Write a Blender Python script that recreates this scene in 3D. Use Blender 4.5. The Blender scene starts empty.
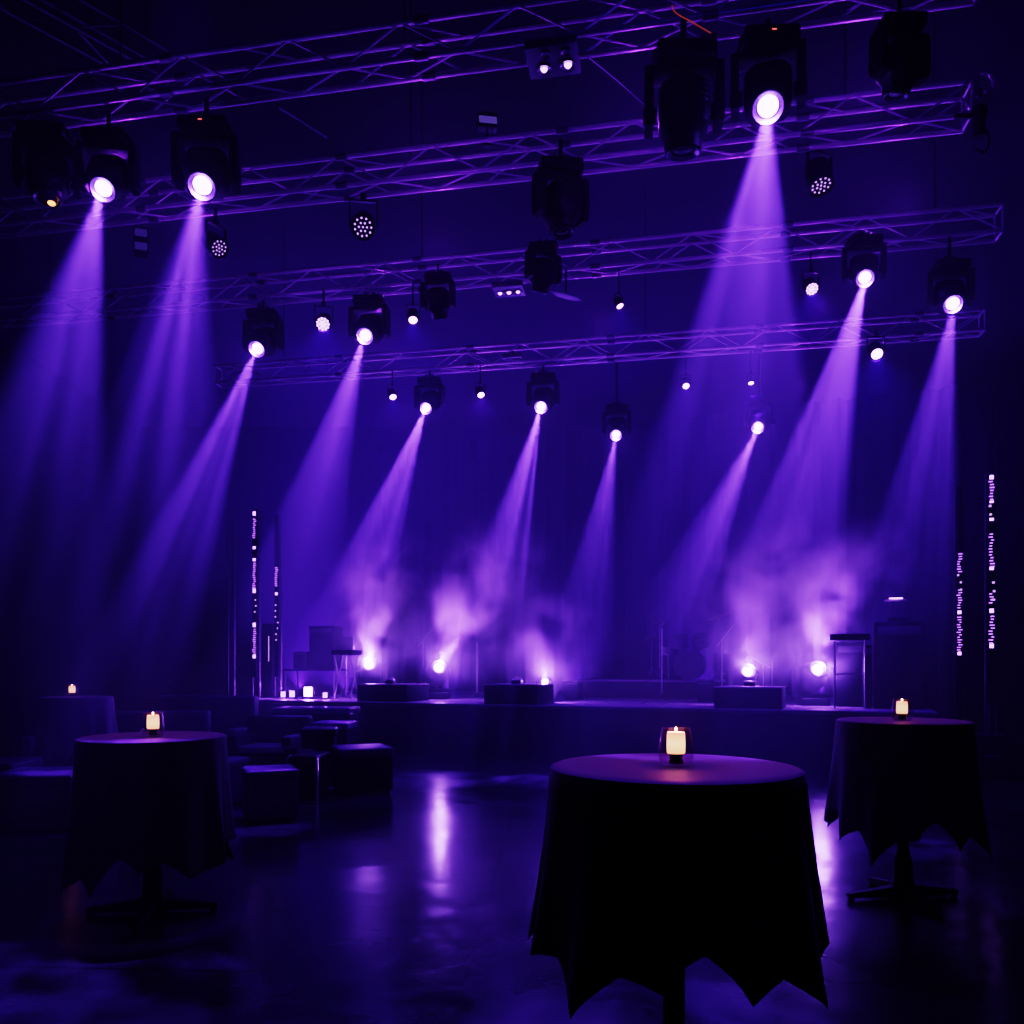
import bpy, bmesh, math, random
from mathutils import Vector, Matrix, Euler
random.seed(7)
PI = math.pi
C = bpy.context.scene.collection
F, H, HY = 820.0, 1.43, 668.0            # focal length in px, eye height, horizon row

def P(px, py, Y):
    """point seen at a pixel, at depth Y"""
    return Vector(((px - 512) * Y / F, Y, H + (HY - py) * Y / F))
def floor_pt(px, py, z=0.0):
    Y = (H - z) * F / (py - HY)
    return Vector(((px - 512) * Y / F, Y, z))

# ------------------------------------------------------------------ materials
def new_mat(name):
    m = bpy.data.materials.new(name); m.use_nodes = True
    nt = m.node_tree; b = nt.nodes['Principled BSDF']
    return m, nt, b
def pmat(name, col, rough=0.6, metal=0.0, spec=0.5, noise=0.0, nscale=8.0, bump=0.0, sheen=0.0, rvar=0.0):
    m, nt, b = new_mat(name)
    b.inputs['Base Color'].default_value = (*col, 1)
    b.inputs['Roughness'].default_value = rough
    b.inputs['Metallic'].default_value = metal
    b.inputs['Specular IOR Level'].default_value = spec
    if sheen:
        b.inputs['Sheen Weight'].default_value = sheen
        b.inputs['Sheen Roughness'].default_value = 0.5
    if noise or bump or rvar:
        tc = nt.nodes.new('ShaderNodeTexCoord')
        n = nt.nodes.new('ShaderNodeTexNoise'); n.inputs['Scale'].default_value = nscale
        n.inputs['Detail'].default_value = 5
        nt.links.new(tc.outputs['Object'], n.inputs['Vector'])
        if noise:
            r = nt.nodes.new('ShaderNodeMix'); r.data_type = 'RGBA'
            r.inputs[6].default_value = (*[c * (1 - noise) for c in col], 1)
            r.inputs[7].default_value = (*[min(1, c * (1 + noise)) for c in col], 1)
            nt.links.new(n.outputs['Fac'], r.inputs[0])
            nt.links.new(r.outputs[2], b.inputs['Base Color'])
        if rvar:
            mr = nt.nodes.new('ShaderNodeMapRange')
            mr.inputs[3].default_value = max(0.02, rough - rvar); mr.inputs[4].default_value = rough + rvar
            nt.links.new(n.outputs['Fac'], mr.inputs[0]); nt.links.new(mr.outputs[0], b.inputs['Roughness'])
        if bump:
            bp = nt.nodes.new('ShaderNodeBump'); bp.inputs['Strength'].default_value = bump
            bp.inputs['Distance'].default_value = 0.02
            nt.links.new(n.outputs['Fac'], bp.inputs['Height']); nt.links.new(bp.outputs[0], b.inputs['Normal'])
    return m
def emat(name, col, strength, sample=False):
    m = bpy.data.materials.new(name); m.use_nodes = True
    nt = m.node_tree; nt.nodes.clear()
    e = nt.nodes.new('ShaderNodeEmission'); o = nt.nodes.new('ShaderNodeOutputMaterial')
    e.inputs[0].default_value = (*col, 1); e.inputs[1].default_value = strength
    nt.links.new(e.outputs[0], o.inputs[0])
    if not sample: m.cycles.emission_sampling = 'NONE'
    return m

M = {}
M['black_metal'] = pmat('black painted metal', (0.012, 0.012, 0.016), 0.45, 0.0, 0.4, rvar=0.1, nscale=20)
M['black_plastic'] = pmat('black plastic housing', (0.010, 0.010, 0.014), 0.5, 0, 0.35, bump=0.05, nscale=60)
M['alu'] = pmat('brushed aluminium', (0.80, 0.76, 0.82), 0.36, 0.45, 0.5, noise=0.12, nscale=14, rvar=0.08)
M['alu_dark'] = pmat('dull aluminium', (0.25, 0.24, 0.28), 0.5, 0.8, 0.5, noise=0.2, nscale=14)
M['chrome'] = pmat('chrome tube', (0.9, 0.88, 0.92), 0.15, 1.0)
M['cloth'] = pmat('black woven tablecloth', (0.11, 0.055, 0.14), 0.55, 0, 0.8, noise=0.25, nscale=260, bump=0.1, sheen=0.3)
M['wood_dark'] = pmat('dark stained wood', (0.03, 0.02, 0.02), 0.5, 0, 0.4, noise=0.3, nscale=6)
M['leather'] = pmat('dark faux leather', (0.16, 0.13, 0.2), 0.42, 0, 0.4, noise=0.15, nscale=30, bump=0.12)
M['leather_black'] = pmat('black faux leather', (0.03, 0.028, 0.04), 0.42, 0, 0.4, noise=0.15, nscale=30, bump=0.12)
M['tolex'] = pmat('black cabinet covering', (0.02, 0.02, 0.028), 0.65, 0, 0.3, bump=0.2, nscale=120)
M['grille'] = pmat('dark speaker grille cloth', (0.035, 0.03, 0.05), 0.8, 0, 0.2, bump=0.3, nscale=300)
M['curtain'] = pmat('black stage drape', (0.022, 0.018, 0.03), 0.95, 0, 0.05, noise=0.3, nscale=3, sheen=0.1)
M['wall'] = pmat('black painted wall', (0.02, 0.018, 0.028), 0.9, 0, 0.1, noise=0.3, nscale=1.5, bump=0.1)
M['ceiling'] = pmat('black ceiling', (0.03, 0.026, 0.04), 0.85, 0, 0.2, noise=0.4, nscale=0.8)
M['duct'] = pmat('galvanised duct', (0.08, 0.07, 0.1), 0.55, 0.5, 0.5, noise=0.3, nscale=3)
M['deck'] = pmat('worn stage deck', (0.42, 0.36, 0.46), 0.3, 0, 0.5, noise=0.5, nscale=5, rvar=0.12, bump=0.05)
M['fascia'] = pmat('stage fascia fabric', (0.05, 0.04, 0.075), 0.85, 0, 0.2, noise=0.25, nscale=4)
M['brass'] = pmat('cymbal bronze', (0.6, 0.45, 0.3), 0.3, 1.0)
M['drum_shell'] = pmat('drum shell lacquer', (0.12, 0.08, 0.18), 0.25, 0, 0.6)
M['drum_head'] = pmat('drum head film', (0.10, 0.09, 0.13), 0.5)
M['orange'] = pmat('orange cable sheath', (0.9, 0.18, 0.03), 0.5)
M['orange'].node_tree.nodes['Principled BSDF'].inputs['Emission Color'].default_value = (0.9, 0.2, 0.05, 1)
M['orange'].node_tree.nodes['Principled BSDF'].inputs['Emission Strength'].default_value = 0.2  # faint glow added to brighten the cable
M['white_panel'] = pmat('white lamp face', (0.7, 0.68, 0.75), 0.5)
M['lens_on'] = emat('lit lens', (0.45, 0.22, 1.0), 16.0)
M['lens_on_small'] = emat('lit small lens', (0.5, 0.26, 1.0), 9.0)
M['lens_floor'] = emat('lit floor lamp lens', (0.42, 0.18, 1.0), 36.0)
M['led_on'] = emat('lit led', (0.6, 0.3, 1.0), 3.6)
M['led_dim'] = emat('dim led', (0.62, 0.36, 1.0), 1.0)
M['led_strip'] = emat('led strip diode', (0.44, 0.16, 1.0), 2.1)
M['led_hot'] = emat('led strip bright node', (0.5, 0.24, 1.0), 3.6)
M['lens_ring'] = pmat('lens bezel', (0.3, 0.28, 0.36), 0.25, 0.9)
M['red_led'] = emat('red indicator', (1.0, 0.15, 0.12), 1.2)
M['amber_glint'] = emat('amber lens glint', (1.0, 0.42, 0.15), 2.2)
m, nt, b = new_mat('dark lens glass')
b.inputs['Base Color'].default_value = (0.03, 0.02, 0.05, 1); b.inputs['Roughness'].default_value = 0.08
b.inputs['Coat Weight'].default_value = 1.0
M['lens_off'] = m
m, nt, b = new_mat('clear glass')
nt.nodes.remove(b)
gl_ = nt.nodes.new('ShaderNodeBsdfGlossy'); gl_.inputs['Roughness'].default_value = 0.16; gl_.inputs['Color'].default_value = (1, 0.92, 0.95, 1)
tr_ = nt.nodes.new('ShaderNodeBsdfTransparent'); tr_.inputs[0].default_value = (0.95, 0.88, 0.92, 1)
lf_ = nt.nodes.new('ShaderNodeLayerWeight'); lf_.inputs['Blend'].default_value = 0.5
lp_ = nt.nodes.new('ShaderNodeMath'); lp_.operation = 'POWER'; nt.links.new(lf_.outputs['Facing'], lp_.inputs[0]); lp_.inputs[1].default_value = 3.5
lw_ = nt.nodes.new('ShaderNodeMath'); lw_.operation = 'MULTIPLY_ADD'; nt.links.new(lp_.outputs[0], lw_.inputs[0]); lw_.inputs[1].default_value = 0.75; lw_.inputs[2].default_value = 0.05
mx_ = nt.nodes.new('ShaderNodeMixShader'); nt.links.new(lw_.outputs[0], mx_.inputs[0]); nt.links.new(tr_.outputs[0], mx_.inputs[1]); nt.links.new(gl_.outputs[0], mx_.inputs[2])
nt.links.new(mx_.outputs[0], nt.nodes['Material Output'].inputs['Surface'])
M['glass'] = m

# candle wax: flame glow put in as emission, brightest at mid height
m = bpy.data.materials.new('glowing wax'); m.use_nodes = True; nt = m.node_tree
b = nt.nodes['Principled BSDF']; b.inputs['Base Color'].default_value = (0.95, 0.8, 0.6, 1)
tc = nt.nodes.new('ShaderNodeTexCoord'); sp = nt.nodes.new('ShaderNodeSeparateXYZ')
mr = nt.nodes.new('ShaderNodeMapRange'); mr.inputs[1].default_value = 0; mr.inputs[2].default_value = 0.075
cr = nt.nodes.new('ShaderNodeValToRGB')
cr.color_ramp.elements[0].color = (1.0, 0.50, 0.25, 1); cr.color_ramp.elements[1].color = (0.95, 0.30, 0.16, 1)
e1 = cr.color_ramp.elements.new(0.45); e1.color = (1.0, 0.74, 0.38, 1)
nt.links.new(tc.outputs['Object'], sp.inputs[0]); nt.links.new(sp.outputs['Z'], mr.inputs[0]); nt.links.new(mr.outputs[0], cr.inputs[0])
nt.links.new(cr.outputs[0], b.inputs['Emission Color']); b.inputs['Emission Strength'].default_value = 1.35
M['wax'] = m
M['flame'] = emat('candle flame', (1.0, 0.55, 0.25), 12.0)

# floor: sealed, worn concrete with joints
m, nt, b = new_mat('sealed concrete floor')
L = nt.links.new
tc = nt.nodes.new('ShaderNodeTexCoord')
n1 = nt.nodes.new('ShaderNodeTexNoise'); n1.inputs['Scale'].default_value = 0.9; n1.inputs['Detail'].default_value = 8; n1.inputs['Roughness'].default_value = 0.6
n2 = nt.nodes.new('ShaderNodeTexNoise'); n2.inputs['Scale'].default_value = 9; n2.inputs['Detail'].default_value = 6
n3 = nt.nodes.new('ShaderNodeTexNoise'); n3.inputs['Scale'].default_value = 2.6; n3.inputs['Detail'].default_value = 3
for n in (n1, n2, n3): L(tc.outputs['Object'], n.inputs['Vector'])
cr = nt.nodes.new('ShaderNodeValToRGB')
cr.color_ramp.elements[0].position = 0.3; cr.color_ramp.elements[0].color = (0.045, 0.04, 0.055, 1)
cr.color_ramp.elements[1].position = 0.72; cr.color_ramp.elements[1].color = (0.12, 0.105, 0.135, 1)
L(n1.outputs['Fac'], cr.inputs[0])
bk = nt.nodes.new('ShaderNodeTexBrick'); bk.inputs['Scale'].default_value = 1.0
bk.offset = 0.0; bk.inputs['Mortar Size'].default_value = 0.006; bk.inputs['Brick Width'].default_value = 3.0; bk.inputs['Row Height'].default_value = 3.0
bk.inputs['Mortar Smooth'].default_value = 0.3
mp = nt.nodes.new('ShaderNodeMapping'); mp.inputs['Rotation'].default_value = (0, 0, 0.05); mp.inputs['Location'].default_value = (0.4, 2.2, 0)
L(tc.outputs['Object'], mp.inputs[0]); L(mp.outputs[0], bk.inputs['Vector'])
mx = nt.nodes.new('ShaderNodeMix'); mx.data_type = 'RGBA'; mx.inputs[7].default_value = (0.01, 0.01, 0.012, 1)
L(bk.outputs['Fac'], mx.inputs[0]); L(cr.outputs[0], mx.inputs[6]); L(mx.outputs[2], b.inputs['Base Color'])
mr = nt.nodes.new('ShaderNodeMapRange'); mr.inputs[1].default_value = 0.3; mr.inputs[2].default_value = 0.7
mr.inputs[3].default_value = 0.12; mr.inputs[4].default_value = 0.27
ad = nt.nodes.new('ShaderNodeMath'); ad.operation = 'ADD'; L(n1.outputs['Fac'], ad.inputs[0])
ml = nt.nodes.new('ShaderNodeMath'); ml.operation = 'MULTIPLY_ADD'; L(n2.outputs['Fac'], ml.inputs[0]); ml.inputs[1].default_value = 0.5; ml.inputs[2].default_value = -0.25
L(ml.outputs[0], ad.inputs[1]); L(ad.outputs[0], mr.inputs[0]); L(mr.outputs[0], b.inputs['Roughness'])
bp = nt.nodes.new('ShaderNodeBump'); bp.inputs['Strength'].default_value = 0.5; bp.inputs['Distance'].default_value = 0.014
L(n3.outputs['Fac'], bp.inputs['Height'])
bp2 = nt.nodes.new('ShaderNodeBump'); bp2.inputs['Strength'].default_value = 0.12; bp2.inputs['Distance'].default_value = 0.004
L(n2.outputs['Fac'], bp2.inputs['Height']); L(bp.outputs[0], bp2.inputs['Normal']); L(bp2.outputs[0], b.inputs['Normal'])
b.inputs['Specular IOR Level'].default_value = 1.0
M['floor'] = m

# ------------------------------------------------------------------ mesh helpers
def box(bm, c, s, rot=None, bevel=0.0, seg=2):
    r = bmesh.ops.create_cube(bm, size=1.0)
    vs = r['verts']
    bmesh.ops.scale(bm, vec=Vector(s), verts=vs)
    if bevel:
        es = list({e for v in vs for e in v.link_edges})
        rr = bmesh.ops.bevel(bm, geom=es, offset=bevel, segments=seg, affect='EDGES', profile=0.6)
        vs = list({v for f in rr['faces'] for v in f.verts} | {v for v in vs if v.is_valid})
    if rot is not None: bmesh.ops.transform(bm, matrix=rot.to_4x4(), verts=vs)
    bmesh.ops.translate(bm, vec=Vector(c), verts=vs)
    return vs
def tube(bm, a, b, r, n=10, r2=None, caps=True):
    a, b = Vector(a), Vector(b); d = b - a
    rr = bmesh.ops.create_cone(bm, cap_ends=caps, segments=n, radius1=r, radius2=r if r2 is None else r2, depth=d.length)
    q = d.to_track_quat('Z', 'Y')
    bmesh.ops.transform(bm, matrix=Matrix.Translation((a + b) / 2) @ q.to_matrix().to_4x4(), verts=rr['verts'])
    return rr['verts']
def path_tube(bm, pts, r, n=8):
    pts = [Vector(p) for p in pts]; rings = []
    for i, p in enumerate(pts):
        t = (pts[min(i + 1, len(pts) - 1)] - pts[max(i - 1, 0)]).normalized()
        q = t.to_track_quat('Z', 'Y')
        rings.append([bm.verts.new(p + q @ Vector((math.cos(2 * PI * k / n) * r, math.sin(2 * PI * k / n) * r, 0))) for k in range(n)])
    for i in range(len(rings) - 1):
        for k in range(n):
            bm.faces.new((rings[i][k], rings[i][(k + 1) % n], rings[i + 1][(k + 1) % n], rings[i + 1][k]))
    bm.faces.new(rings[0][::-1]); bm.faces.new(rings[-1])
def lathe(bm, prof, n=32, sq=None, closed=False):
    """profile of (r, z); sq(r, z, a) may scale the radius"""
    rings = []
    for (r, z) in prof:
        if r < 1e-6:
            rings.append([bm.verts.new((0, 0, z))])
        else:
            row = []
            for k in range(n):
                a = 2 * PI * k / n; rr = r * (sq(r, z, a) if sq else 1)
                row.append(bm.verts.new((math.cos(a) * rr, math.sin(a) * rr, z)))
            rings.append(row)
    pairs = list(zip(rings, rings[1:])) + ([(rings[-1], rings[0])] if closed else [])
    for A, B in pairs:
        for k in range(n):
            k2 = (k + 1) % n
            if len(A) == 1 and len(B) == 1: continue
            if len(A) == 1: bm.faces.new((A[0], B[k2], B[k]))
            elif len(B) == 1: bm.faces.new((A[k], A[k2], B[0]))
            else: bm.faces.new((A[k], A[k2], B[k2], B[k]))
def obj(name, bm, mat, parent=None, smooth=True, loc=None, rot=None, label=None):
    bmesh.ops.recalc_face_normals(bm, faces=bm.faces[:])
    me = bpy.data.meshes.new(name); bm.to_mesh(me); bm.free()
    me.materials.append(mat)
    if smooth:
        me.polygons.foreach_set('use_smooth', [True] * len(me.polygons))
        me.set_sharp_from_angle(angle=math.radians(38))
    o = bpy.data.objects.new(name, me); C.objects.link(o)
    if parent is not None: o.parent = parent
    if loc is not None: o.location = loc
    if rot is not None: o.rotation_euler = rot
    if label: o['label'] = label
    return o
def mesh_of(name, fn, mat, parent=None, **k):
    bm = bmesh.new(); fn(bm); return obj(name, bm, mat, parent, **k)
def tag(o, label, cat, group=None, kind=None):
    o['label'] = label; o['category'] = cat
    if group: o['group'] = group
    if kind: o['kind'] = kind
    return o
def thing(name, label, cat, loc=(0, 0, 0), rz=0.0, group=None):
    o = bpy.data.objects.new(name, None); C.objects.link(o)
    o.empty_display_size = 0.1
    o.location = loc; o.rotation_euler = (0, 0, rz)
    return tag(o, label, cat, group)
def child(name, src, parent, loc=(0, 0, 0), rot=(0, 0, 0)):
    """another part sharing the mesh of src"""
    o = bpy.data.objects.new(name, src.data); C.objects.link(o); o.parent = parent
    o.location = loc; o.rotation_euler = rot
    return o
def structure(name, bm, mat, label=None):
    o = obj(name, bm, mat, smooth=False); o['kind'] = 'structure'
    if label: o['label'] = label
    return o

# ------------------------------------------------------------------ lights
PURP = (0.25, 0.095, 1.0)
WASH = (0.12, 0.028, 1.0)
def aim(o, d):
    o.rotation_euler = Vector(d).to_track_quat('-Z', 'Y').to_euler()
def spot(loc, d, power, full_deg, blend=0.3, col=PURP, radius=0.02, gobo=False, seed=0.0, scale=13.0, reach=2.9):
    l = bpy.data.lights.new('spot_lamp', 'SPOT'); l.energy = power; l.color = col
    l.spot_size = math.radians(full_deg); l.spot_blend = blend; l.shadow_soft_size = radius
    o = bpy.data.objects.new('spot_lamp', l); C.objects.link(o); o.location = loc; aim(o, d)
    if gobo:                                     # rotating gobo wheel: clusters of rays
        l.use_nodes = True; nt = l.node_tree; em = nt.nodes['Emission']
        tc = nt.nodes.new('ShaderNodeTexCoord')
        sep = nt.nodes.new('ShaderNodeSeparateXYZ'); nt.links.new(tc.outputs['Normal'], sep.inputs[0])
        dx = nt.nodes.new('ShaderNodeMath'); dx.operation = 'DIVIDE'
        dy = nt.nodes.new('ShaderNodeMath'); dy.operation = 'DIVIDE'
        nt.links.new(sep.outputs['X'], dx.inputs[0]); nt.links.new(sep.outputs['Z'], dx.inputs[1])
        nt.links.new(sep.outputs['Y'], dy.inputs[0]); nt.links.new(sep.outputs['Z'], dy.inputs[1])
        cb = nt.nodes.new('ShaderNodeCombineXYZ'); nt.links.new(dx.outputs[0], cb.inputs[0]); nt.links.new(dy.outputs[0], cb.inputs[1])
        cb.inputs[2].default_value = seed
        no = nt.nodes.new('ShaderNodeTexNoise'); no.inputs['Scale'].default_value = scale; no.inputs['Detail'].default_value = 1.0
        nt.links.new(cb.outputs[0], no.inputs['Vector'])
        mr = nt.nodes.new('ShaderNodeMapRange'); mr.interpolation_type = 'SMOOTHSTEP'
        mr.inputs[1].default_value = 0.40; mr.inputs[2].default_value = 0.62
        mr.inputs[3].default_value = 0.28; mr.inputs[4].default_value = 1.9
        nt.links.new(no.outputs['Fac'], mr.inputs[0])
        lf = nt.nodes.new('ShaderNodeLightFalloff'); lf.inputs['Strength'].default_value = 1.0      # soft fade of the beam with distance
        t4 = nt.nodes.new('ShaderNodeMath'); t4.operation = 'POWER'; nt.links.new(lf.outputs['Constant'], t4.inputs[0]); t4.inputs[1].default_value = 2.0
        sc4 = nt.nodes.new('ShaderNodeMath'); sc4.operation = 'MULTIPLY_ADD'; nt.links.new(t4.outputs[0], sc4.inputs[0]); sc4.inputs[1].default_value = 1.0 / reach ** 4; sc4.inputs[2].default_value = 1.0
        iv = nt.nodes.new('ShaderNodeMath'); iv.operation = 'DIVIDE'; iv.inputs[0].default_value = 0.98; nt.links.new(sc4.outputs[0], iv.inputs[1])
        ad = nt.nodes.new('ShaderNodeMath'); ad.operation = 'ADD'; nt.links.new(iv.outputs[0], ad.inputs[0]); ad.inputs[1].default_value = 0.02
        mu = nt.nodes.new('ShaderNodeMath'); mu.operation = 'MULTIPLY'; nt.links.new(ad.outputs[0], mu.inputs[0]); nt.links.new(mr.outputs[0], mu.inputs[1])
        nt.links.new(mu.outputs[0], em.inputs['Strength'])
    return o
def point(loc, power, col=PURP, radius=0.03):
    l = bpy.data.lights.new('point_lamp', 'POINT'); l.energy = power; l.color = col; l.shadow_soft_size = radius
    o = bpy.data.objects.new('point_lamp', l); C.objects.link(o); o.location = loc
    return o

# ------------------------------------------------------------------ room shell
RX0, RX1, RY0, RY1, RZ = -10.5, 12.5, -4.0, 23.0, 8.2
def slab(name, c, s, mat, label=None):
    bm = bmesh.new(); box(bm, c, s); return structure(name, bm, mat, label)
cx, cy = (RX0 + RX1) / 2, (RY0 + RY1) / 2
slab('floor', (cx, cy, -0.05), (RX1 - RX0, RY1 - RY0, 0.1), M['floor'], 'polished dark concrete floor reflecting the purple lights')
slab('ceiling', (cx, cy, RZ + 0.05), (RX1 - RX0, RY1 - RY0, 0.1), M['ceiling'])
slab('wall_back', (cx, RY1 + 0.05, RZ / 2), (RX1 - RX0, 0.1, RZ), M['wall'])
slab('wall_front', (cx, RY0 - 0.05, RZ / 2), (RX1 - RX0, 0.1, RZ), M['wall'])
slab('wall_left', (RX0 - 0.05, cy, RZ / 2), (0.1, RY1 - RY0, RZ), M['wall'])
slab('wall_right', (RX1 + 0.05, cy, RZ / 2), (0.1, RY1 - RY0, RZ), M['wall'])

# ------------------------------------------------------------------ stage
SA = math.radians(22)
U = Vector((math.cos(SA), -math.sin(SA), 0)); V = Vector((math.sin(SA), math.cos(SA), 0))
S0 = Vector((1.33, 12.42, 0)); SH = 0.85
def stage_pt(px, v, z=SH):
    """point standing v metres behind the stage front, seen in column px"""
    k = (px - 512) / F
    # S0 + u*U + v*V, X = k*Y
    A = S0 + v * V
    u = (k * A.y - A.x) / (U.x - k * U.y)
    p = A + u * U; p.z = z
    return p
SROT = -SA
def stage_build():
    t = thing('stage', 'low raised stage platform with worn purple-lit deck across the hall', 'stage', S0, SROT)
    u0 = (stage_pt(240, 0) - S0).dot(U); u1 = (stage_pt(938, 0) - S0).dot(U); D = 7.0
    W = u1 - u0; cu = (u0 + u1) / 2
    mesh_of('fascia', lambda bm: box(bm, (cu, 0.03, (SH - 0.06) / 2), (W, 0.04, SH - 0.06)), M['fascia'], t, smooth=False)
    n = int(W / 2.0) + 1; w = W / n
    dk = None
    for i in range(n):
        for j in range(4):
            p = (u0 + w * (i + 0.5), 0.01 + 1.75 * (j + 0.5), SH - 0.03)
            if dk is None:
                dk = mesh_of('deck_panel', lambda bm: box(bm, (0, 0, 0), (w - 0.006, 1.744, 0.06), bevel=0.004, seg=1), M['deck'], t, smooth=False); dk.location = p
            else: child('deck_panel', dk, t, p)
    mesh_of('edge_trim', lambda bm: box(bm, (cu, -0.006, SH - 0.02), (W, 0.028, 0.034), bevel=0.004, seg=1), M['alu_dark'], t, smooth=False)
    mesh_of('side_panel', lambda bm: box(bm, (u0 + 0.02, 3.5, 0.39), (0.04, 6.8, 0.78)), M['fascia'], t, smooth=False)
    mesh_of('side_panel', lambda bm: box(bm, (u1 - 0.02, 3.5, 0.39), (0.04, 6.8, 0.78)), M['fascia'], t, smooth=False)
stage_build()

# folded black drape behind the stage
def drape(bm):
    n = 420; W = 19.0; rows = [0.02, 2.5, 5.0, 7.4]
    prev = None
    for z in rows:
        row = []
        for i in range(n + 1):
            x = -W / 2 + W * i / n
            y = 0.09 * math.sin(x * 11) + 0.04 * math.sin(x * 23.7 + 1) + 0.03 * math.sin(x * 5 + z * 0.3)
            row.append(bm.verts.new((x, y, z)))
        if prev:
            for i in range(n): bm.faces.new((prev[i], prev[i + 1], row[i + 1], row[i]))
        prev = row
o = mesh_of('backdrop_curtain', drape, M['curtain'], None)
o.location = S0 + V * 7.6; o.rotation_euler = (0, 0, SROT)
tag(o, 'tall black pleated backdrop curtain hanging behind the stage', 'curtain')

# ------------------------------------------------------------------ trusses
TA = math.radians(10.5)
TU = Vector((math.cos(TA), -math.sin(TA), 0)); TV = Vector((math.sin(TA), math.cos(TA), 0))
TZ = 5.78
def truss_pt(px, Yref, xref, z=TZ, off=0.0):
    """point of a truss line that passes (xref, Yref) with the hall's yaw, in column px"""
    k = (px - 512) / F; A = Vector((xref, Yref, 0)) + off * TV
    u = (k * A.y - A.x) / (TU.x - k * TU.y)
    p = A + u * TU; p.z = z
    return p
def box_truss(label, p0, p1, h=0.26, d=0.2, bay=0.42, rc=0.021, rb=0.0085, drops=(), mat='alu'):
    d3 = p1 - p0; Ln = d3.length; n = max(4, int(Ln / bay)); bay = Ln / n
    t = thing('lighting_truss', label, 'truss', p0, math.atan2(d3.y, d3.x), None)
    ch = mesh_of('chord', lambda bm: tube(bm, (0, 0, 0), (Ln, 0, 0), rc, 12), M[mat], t)
    for (y, z) in ((d, 0), (0, h), (d, h)): child('chord', ch, t, (0, y, z))
    def br(a, b):
        return mesh_of('brace', lambda bm: tube(bm, a, b, rb, 8), M[mat], t)
    protos = {}
    def place(key, a, b, loc):
        if key not in protos:
            protos[key] = br(a, b); protos[key].location = loc
        else: child('brace', protos[key], t, loc)
    for i in range(n):
        x = i * bay; up = i % 2 == 0
        if up: place('v', (0, 0, 0), (bay, 0, h), (x, 0, 0)); place('v', (0, 0, 0), (bay, 0, h), (x, d, 0)) if i % 4 == 0 else None
        else: place('w', (0, 0, h), (bay, 0, 0), (x, 0, 0)); place('w', (0, 0, h), (bay, 0, 0), (x, d, 0)) if i % 4 == 1 else None
        if up: place('h', (0, 0, 0), (bay, d, 0), (x, 0, 0))
        else: place('g', (0, d, 0), (bay, 0, 0), (x, 0, 0))
        if i % 3 == 0: place('t', (0, 0, 0), (bay, d, 0), (x, 0, h))
    for x in (0.0, Ln):                                          # end frames
        mesh_of('end_frame', lambda bm: [tube(bm, a, b, rb * 1.5, 8) for a, b in (((x, 0, 0), (x, d, 0)), ((x, 0, h), (x, d, h)), ((x, 0, 0), (x, 0, h)), ((x, d, 0), (x, d, h)))], M[mat], t)
    k = 2.0
    cp = None
    while k < Ln - 0.5:
        for (y, z) in ((0, 0), (d, 0), (0, h), (d, h)):
            if cp is None:
                cp = mesh_of('coupler', lambda bm: tube(bm, (-0.05, 0, 0), (0.05, 0, 0), rc * 1.45, 12), M['alu_dark'], t); cp.location = (k, y, z)
            else: child('coupler', cp, t, (k, y, z))
        k += 2.0
    for f in drops:
        x = Ln * f
        mesh_of('hanging_cable', lambda bm: tube(bm, (x, d / 2, h), (x, d / 2, RZ - p0.z - 0.005), 0.006, 6), M['black_metal'], t)
    return t
T1 = (6.0, -1.55); T2 = (7.13, -0.104); T3 = (9.08, -0.133); T4 = (11.7, -0.17)
box_truss('nearest aluminium lattice truss crossing the top of the hall', truss_pt(-60, *T1), truss_pt(985, *T1), drops=(0.2, 0.5, 0.85))
box_truss('aluminium lattice truss second from the front, ending beside the glass globe', truss_pt(-40, *T2), truss_pt(972, *T2), drops=(0.15, 0.5, 0.9))
box_truss('aluminium lattice truss third from the front, its square end open at right', truss_pt(-40, *T3), truss_pt(1003, *T3), drops=(0.1, 0.5, 0.95))
box_truss('farthest aluminium lattice truss, dim in the haze above the stage', truss_pt(215, *T4), truss_pt(985, *T4), drops=(0.1, 0.6, 0.95))
# oblique truss in the top left corner
a = P(18, -4, 6.2); b_ = P(135, 59, 6.2); zt = 6.75
def ray_z(px, py, z):
    Y = (z - H) * F / (HY - py); return Vector(((px - 512) * Y / F, Y, z))
p0 = ray_z(-40, -36, zt); p1 = ray_z(170, 80, zt)
box_truss('dark lattice truss running obliquely across the top left corner', p0, p1, h=0.26, d=0.24, drops=(0.3, 0.9), rc=0.018, mat='alu_dark')

# ------------------------------------------------------------------ moving heads
def sq_body(r, z, a):
    e = 4.0 if -0.10 < z < 0.15 else 2.0
    c, s = abs(math.cos(a)), abs(math.sin(a))
    return min(1.16, (c ** e + s ** e) ** (-1 / e)) if e > 2 else 1.0
def mk(name, fn, mat):
    bm = bmesh.new(); fn(bm)
    bmesh.ops.recalc_face_normals(bm, faces=bm.faces[:])
    me = bpy.data.meshes.new(name); bm.to_mesh(me); bm.free(); me.materials.append(mat)
    me.polygons.foreach_set('use_smooth', [True] * len(me.polygons)); me.set_sharp_from_angle(angle=math.radians(38))
    return me
def f_base(bm):
    box(bm, (0, 0, 0.105), (0.36, 0.27, 0.10), bevel=0.022, seg=3)
    box(bm, (0, 0, 0.045), (0.20, 0.20, 0.03), bevel=0.008)
    for sx in (-1, 1): box(bm, (sx * 0.185, 0, 0.11), (0.02, 0.14, 0.05), bevel=0.008)
    for i in range(5): box(bm, (-0.08 + i * 0.04, -0.1355, 0.125), (0.022, 0.004, 0.03))
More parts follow.
